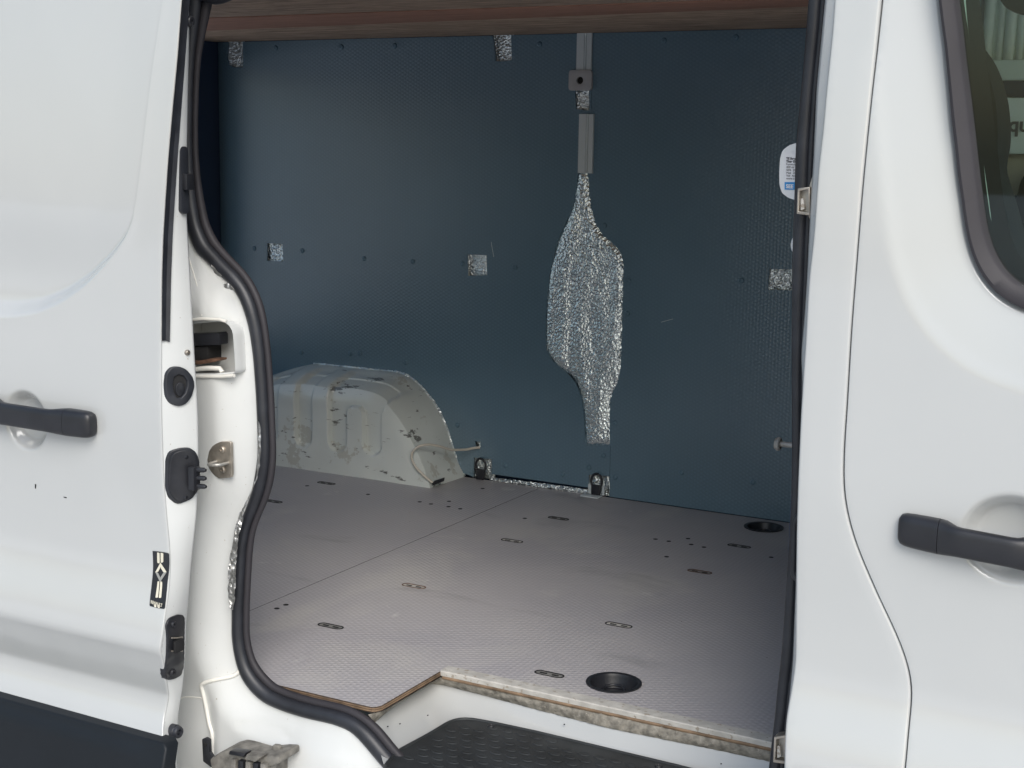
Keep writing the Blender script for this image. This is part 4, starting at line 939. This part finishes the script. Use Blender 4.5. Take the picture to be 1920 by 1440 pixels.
# channels pressed into the side and rolling over the top
def chan(x, z):
    def band_(xa, xb, zb, soft=.006, rr=.02):
        cx = (xa+xb)/2; hw = (xb-xa)/2; dx = abs(x-cx)
        if z < zb+hw: d = hypot(x-cx, min(0, z-(zb+hw)))-hw
        else: d = dx-hw
        return d
    P = lambda a, b: at(a, b, YSD)
    d1 = band_(P(553, 835).x, P(583, 835).x, P(568, 838).z)
    d0 = band_(P(488, 820).x, P(519, 820).x, P(505, 828).z)
    d2 = band_(P(615, 840).x, P(648, 840).x, P(631, 847).z); d3 = band_(P(680, 850).x, P(713, 850).x, P(696, 853).z)
    zt2 = P(664, 770).z; xa, xb = P(615, 800).x, P(713, 800).x
    d4 = max(xa-x, x-xb-.0-.35*max(0, z-zt2), zt2+.0-z)
    # island's rounded top
    isl = hypot(max(abs(x-P(664, 770).x)-.010, 0), max(z-(zt2-.012), 0))-.025 if z > zt2-.02 else 9
    d = min(d0, d1, d2, d3, d4)
    if isl < .0: d = max(d, -isl)
    return d
def ble(z): return .014*(.25+.75*sm((z-.02)/.23))*max(0, min(1, z/.02))
rowsA = []
NR = 26
for j in range(NR+1):
    t = j/NR; row = []
    th = t*radians(62)
    for i, (a, b) in enumerate(zip(AW, AS)):
        # quarter super-ellipse from wall (t=0) to side face (t=1)
        e = .55
        u = (sin(th)/sin(radians(62)))**(2*e) if th > 0 else 0; v = (1-cos(th))/(1-cos(radians(62)))
        fr_ = sm((b.x+2.62)/.12)   # front slope: straighter
        uu = u*(1-fr_)+t*fr_; vv = v*(1-fr_)+t*fr_
        p = Vector((a.x+(b.x-a.x)*vv, YW+(YSD+ble(b.z)-YW)*uu, a.z+(b.z-a.z)*vv)); row.append(p)
    rowsA.append(row)
ctr = []
for j in range(1, 30):   # side face down to the base line
    t = (j/29)
    row = []
    for p in AS:
        q = p.copy(); q.z = p.z*(1-t)-.002*t; row.append(q)
    rowsA.append(row)
for r_i, row in enumerate(rowsA):
    for p in row:
        if p.y < YW-.06 or True:
            k = sm((YW-p.y-.02)/.06); d = chan(p.x, p.z)
            rd = 1-sm((d+.003)/.007)
            p.y += .020*rd*k*(1 if p.y < YW-.12 else .5); 
            if p.z > .25: p.z -= .007*rd*k*sm((p.z-.25)/.04)
            p.y -= .003*noise.noise(Vector((p.x*14, p.z*14, 0)))*k
bm = bmesh.new(); 
# densify: side face as CDT sheet with channels for crisp pressings
arch_o = loft('wheel_arch', [r for r in rowsA[:NR+1]], 'arch', van, label='scuffed grey painted wheel arch with pressed channels')
ASx = [(p.x, p.z) for p in AS]
def yside(x, z):
    d = chan(x, z); rd = 1-sm((d+.003)/.0065); k = 1.
    e = segdist((x, z), ASx)
    bl = ble(z)*max(0, 1-e/.055)**2
    return YSD+bl+.020*rd-.003*noise.noise(Vector((x*14, z*14, 0)))
sheet('arch_side', ASx, yside, 'arch', arch_o, grid=.0042)
# grommet plug at arch foot
pf = atz(818, 906, .006); prism('arch_plug', XZ([(812, 906), (818, 900), (831, 896), (830, 903), (815, 909)], 3.93), 'y', 3.92, 3.94, 'black', arch_o, .001)
# the wire
wire = smooth_curve([at(a, b, y) for a, b, y in ((811, 905, 3.915), (797, 894, 3.905), (779, 876, 3.90), (771, 860, 3.90), (773, 846, 3.90), (786, 836, 3.905), (802, 833, 3.925), (822, 836, 3.96), (847, 844, 4.02), (875, 843, 4.08), (893, 839, 4.105), (900, 839, 4.11))], n=70, it=4)
wo_ = tube('cable', wire, .0042, 'cable', None, 10, Vector((0, 1, 0)))
wo_['label'] = 'thin cream cable looping over the foot of the wheel arch'; wo_['category'] = 'cable'

# ================= ceiling planks (undersides)
def plank(name, ya0, ya1, yb0, yb1, mt, z=1.45, th=.02, label=None):
    x0, x1 = -3.455, -.645
    n_ = 40; R1 = []; R2_ = []
    bm = bmesh.new(); G = []
    for i in range(n_+1):
        x = x0+(x1-x0)*i/n_; t = i/n_; y0 = ya0+(ya1-ya0)*t; y1 = yb0+(yb1-yb0)*t
        w1 = .004*noise.noise(Vector((x*3, y0, 1))); w2 = .004*noise.noise(Vector((x*3, y1, 4)))
        G.append([bm.verts.new(c) for c in ((x, y0+w1, z+th), (x, y0+w1, z+.001), (x, y0+.003+w1, z), (x, (y0+y1)/2, z+.0015*noise.noise(Vector((x*5, 1, 1)))), (x, y1-.003+w2, z), (x, y1+w2, z+.001), (x, y1+w2, z+th))])
    for a, b in zip(G, G[1:]):
        for k in range(7): bm.faces.new((a[k], a[(k+1) % 7], b[(k+1) % 7], b[k]))
    bm.faces.new(G[0]); bm.faces.new(G[-1])
    return bmobj(name, bm, mt, ceil_, sharp=35, label=label)
ceil_ = prism('ceiling_board', [(-3.455, 2.305), (-.645, 2.305), (-.645, 4.16), (-3.455, 4.16)], 'z', 1.474, 1.484, 'wood', van, label='dark rough wooden ceiling boards')
def sl_y(pa, pb, x):  # line through two floor-plane points
    return pa.y+(pb.y-pa.y)*(x-pa.x)/(pb.x-pa.x)
a1, a2 = atz(380, 56, 1.45), atz(1512, 10, 1.45); b1_, b2_ = atz(380, 33, 1.45), atz(1512, -6, 1.45)
X0, X1 = -3.455, -.645
plank('plank', sl_y(a1, a2, X0), sl_y(a1, a2, X1), 4.118, 4.118, 'wood')
plank('plank', sl_y(b1_, b2_, X0), sl_y(b1_, b2_, X1), sl_y(a1, a2, X0)-.004, sl_y(a1, a2, X1)-.004, 'woodr', 1.446, label='reddish plank between the brown ones')
plank('plank', 2.70, 2.70, sl_y(b1_, b2_, X0)-.003, sl_y(b1_, b2_, X1)-.003, 'wood', 1.449)
plank('plank', 2.31, 2.31, 2.695, 2.695, 'wood', 1.4505)

# ================= things hung inside the front pillar
bx = smooth_curve([at(a, b, 2.44) for a, b in ((1545, 264), (1500, 266), (1480, 272), (1467, 282), (1462.5, 297), (1461, 325), (1461.5, 348), (1466, 362), (1478, 371), (1500, 378), (1545, 380))], step=.004, it=1, closed=True)
hb_ = prism('plastic_case', [(p.x, p.z) for p in bx], 'y', 2.44, 2.51, 'wplas', None, .006, bevseg=4)
hb_['label'] = 'white plastic case with a printed label hung beside the front seal'; hb_['category'] = 'case'
prism('case_label', XZ([(1472, 285), (1535, 284), (1535, 356), (1472, 356)], 2.439), 'y', 2.4388, 2.4396, 'label', hb_)
prism('case_label', XZ([(1471, 341.5), (1535, 341), (1535, 356.5), (1471, 355.5)], 2.438), 'y', 2.4380, 2.4386, 'blue', hb_, label='blue band along the foot of the label')
for i, (s_, bo) in enumerate((('TE Soapt', .0003), ('Thur Gebr', .0003), ('Formula 7', 0), ('400 ml one', 0), ('50%  20 C', 0), ('Max  20 C', 0), ('Vol  Add', 0), ('www.b.it', 0))):
    p = at(1474, 299+i*5.35, 2.4385); text('label_print', s_, .0052, p, 'ink', hb_, bold=bo)
p = at(1473.5, 352.5, 2.4375); text('label_print', 'SEE HYT', .0090, p, 'label', hb_, bold=.0003)
pr_ = at(1505, 460, 2.44); rd_ = link('round_cap', lathe_mesh('round_cap', [(.0235, .03), (.0235, .006), (.021, .001), (.012, -.002), (0, -.003)], 28, 'y'), 'wplas', None, True, pr_)
rd_['label'] = 'white round plastic dome just below the labelled case'; rd_['category'] = 'knob'
box('case_bracket', -.76, -.66, 2.511, 2.519, at(1490, 490, 2.515).z, at(1490, 270, 2.515).z, 'night', van)
# bolt sticking out of the bulkhead side
pb = at(1458, 832, 2.45); tube('bulkhead_bolt', [Vector((pb.x+.004, pb.y, pb.z)), Vector((-.63, pb.y, pb.z+.003))], .0050, 'slotm', van, 12, Vector((0, 0, 1)))
link('bolt_head', lathe_mesh('bolt_head', [(.010, .006), (.0125, .004), (.0125, .0), (.010, -.004), (.004, -.004), (.003, -.001), (0, -.001)], 18, 'x'), 'slotm', van, True, pb)

# ================= ground
gr_ = prism('ground', [(-60, -60), (60, -60), (60, 60), (-60, 60)], 'z', -.56, -.60, 'asph', None); gr_['kind'] = 'structure'; gr_['label'] = 'pale grey pavement under the van'
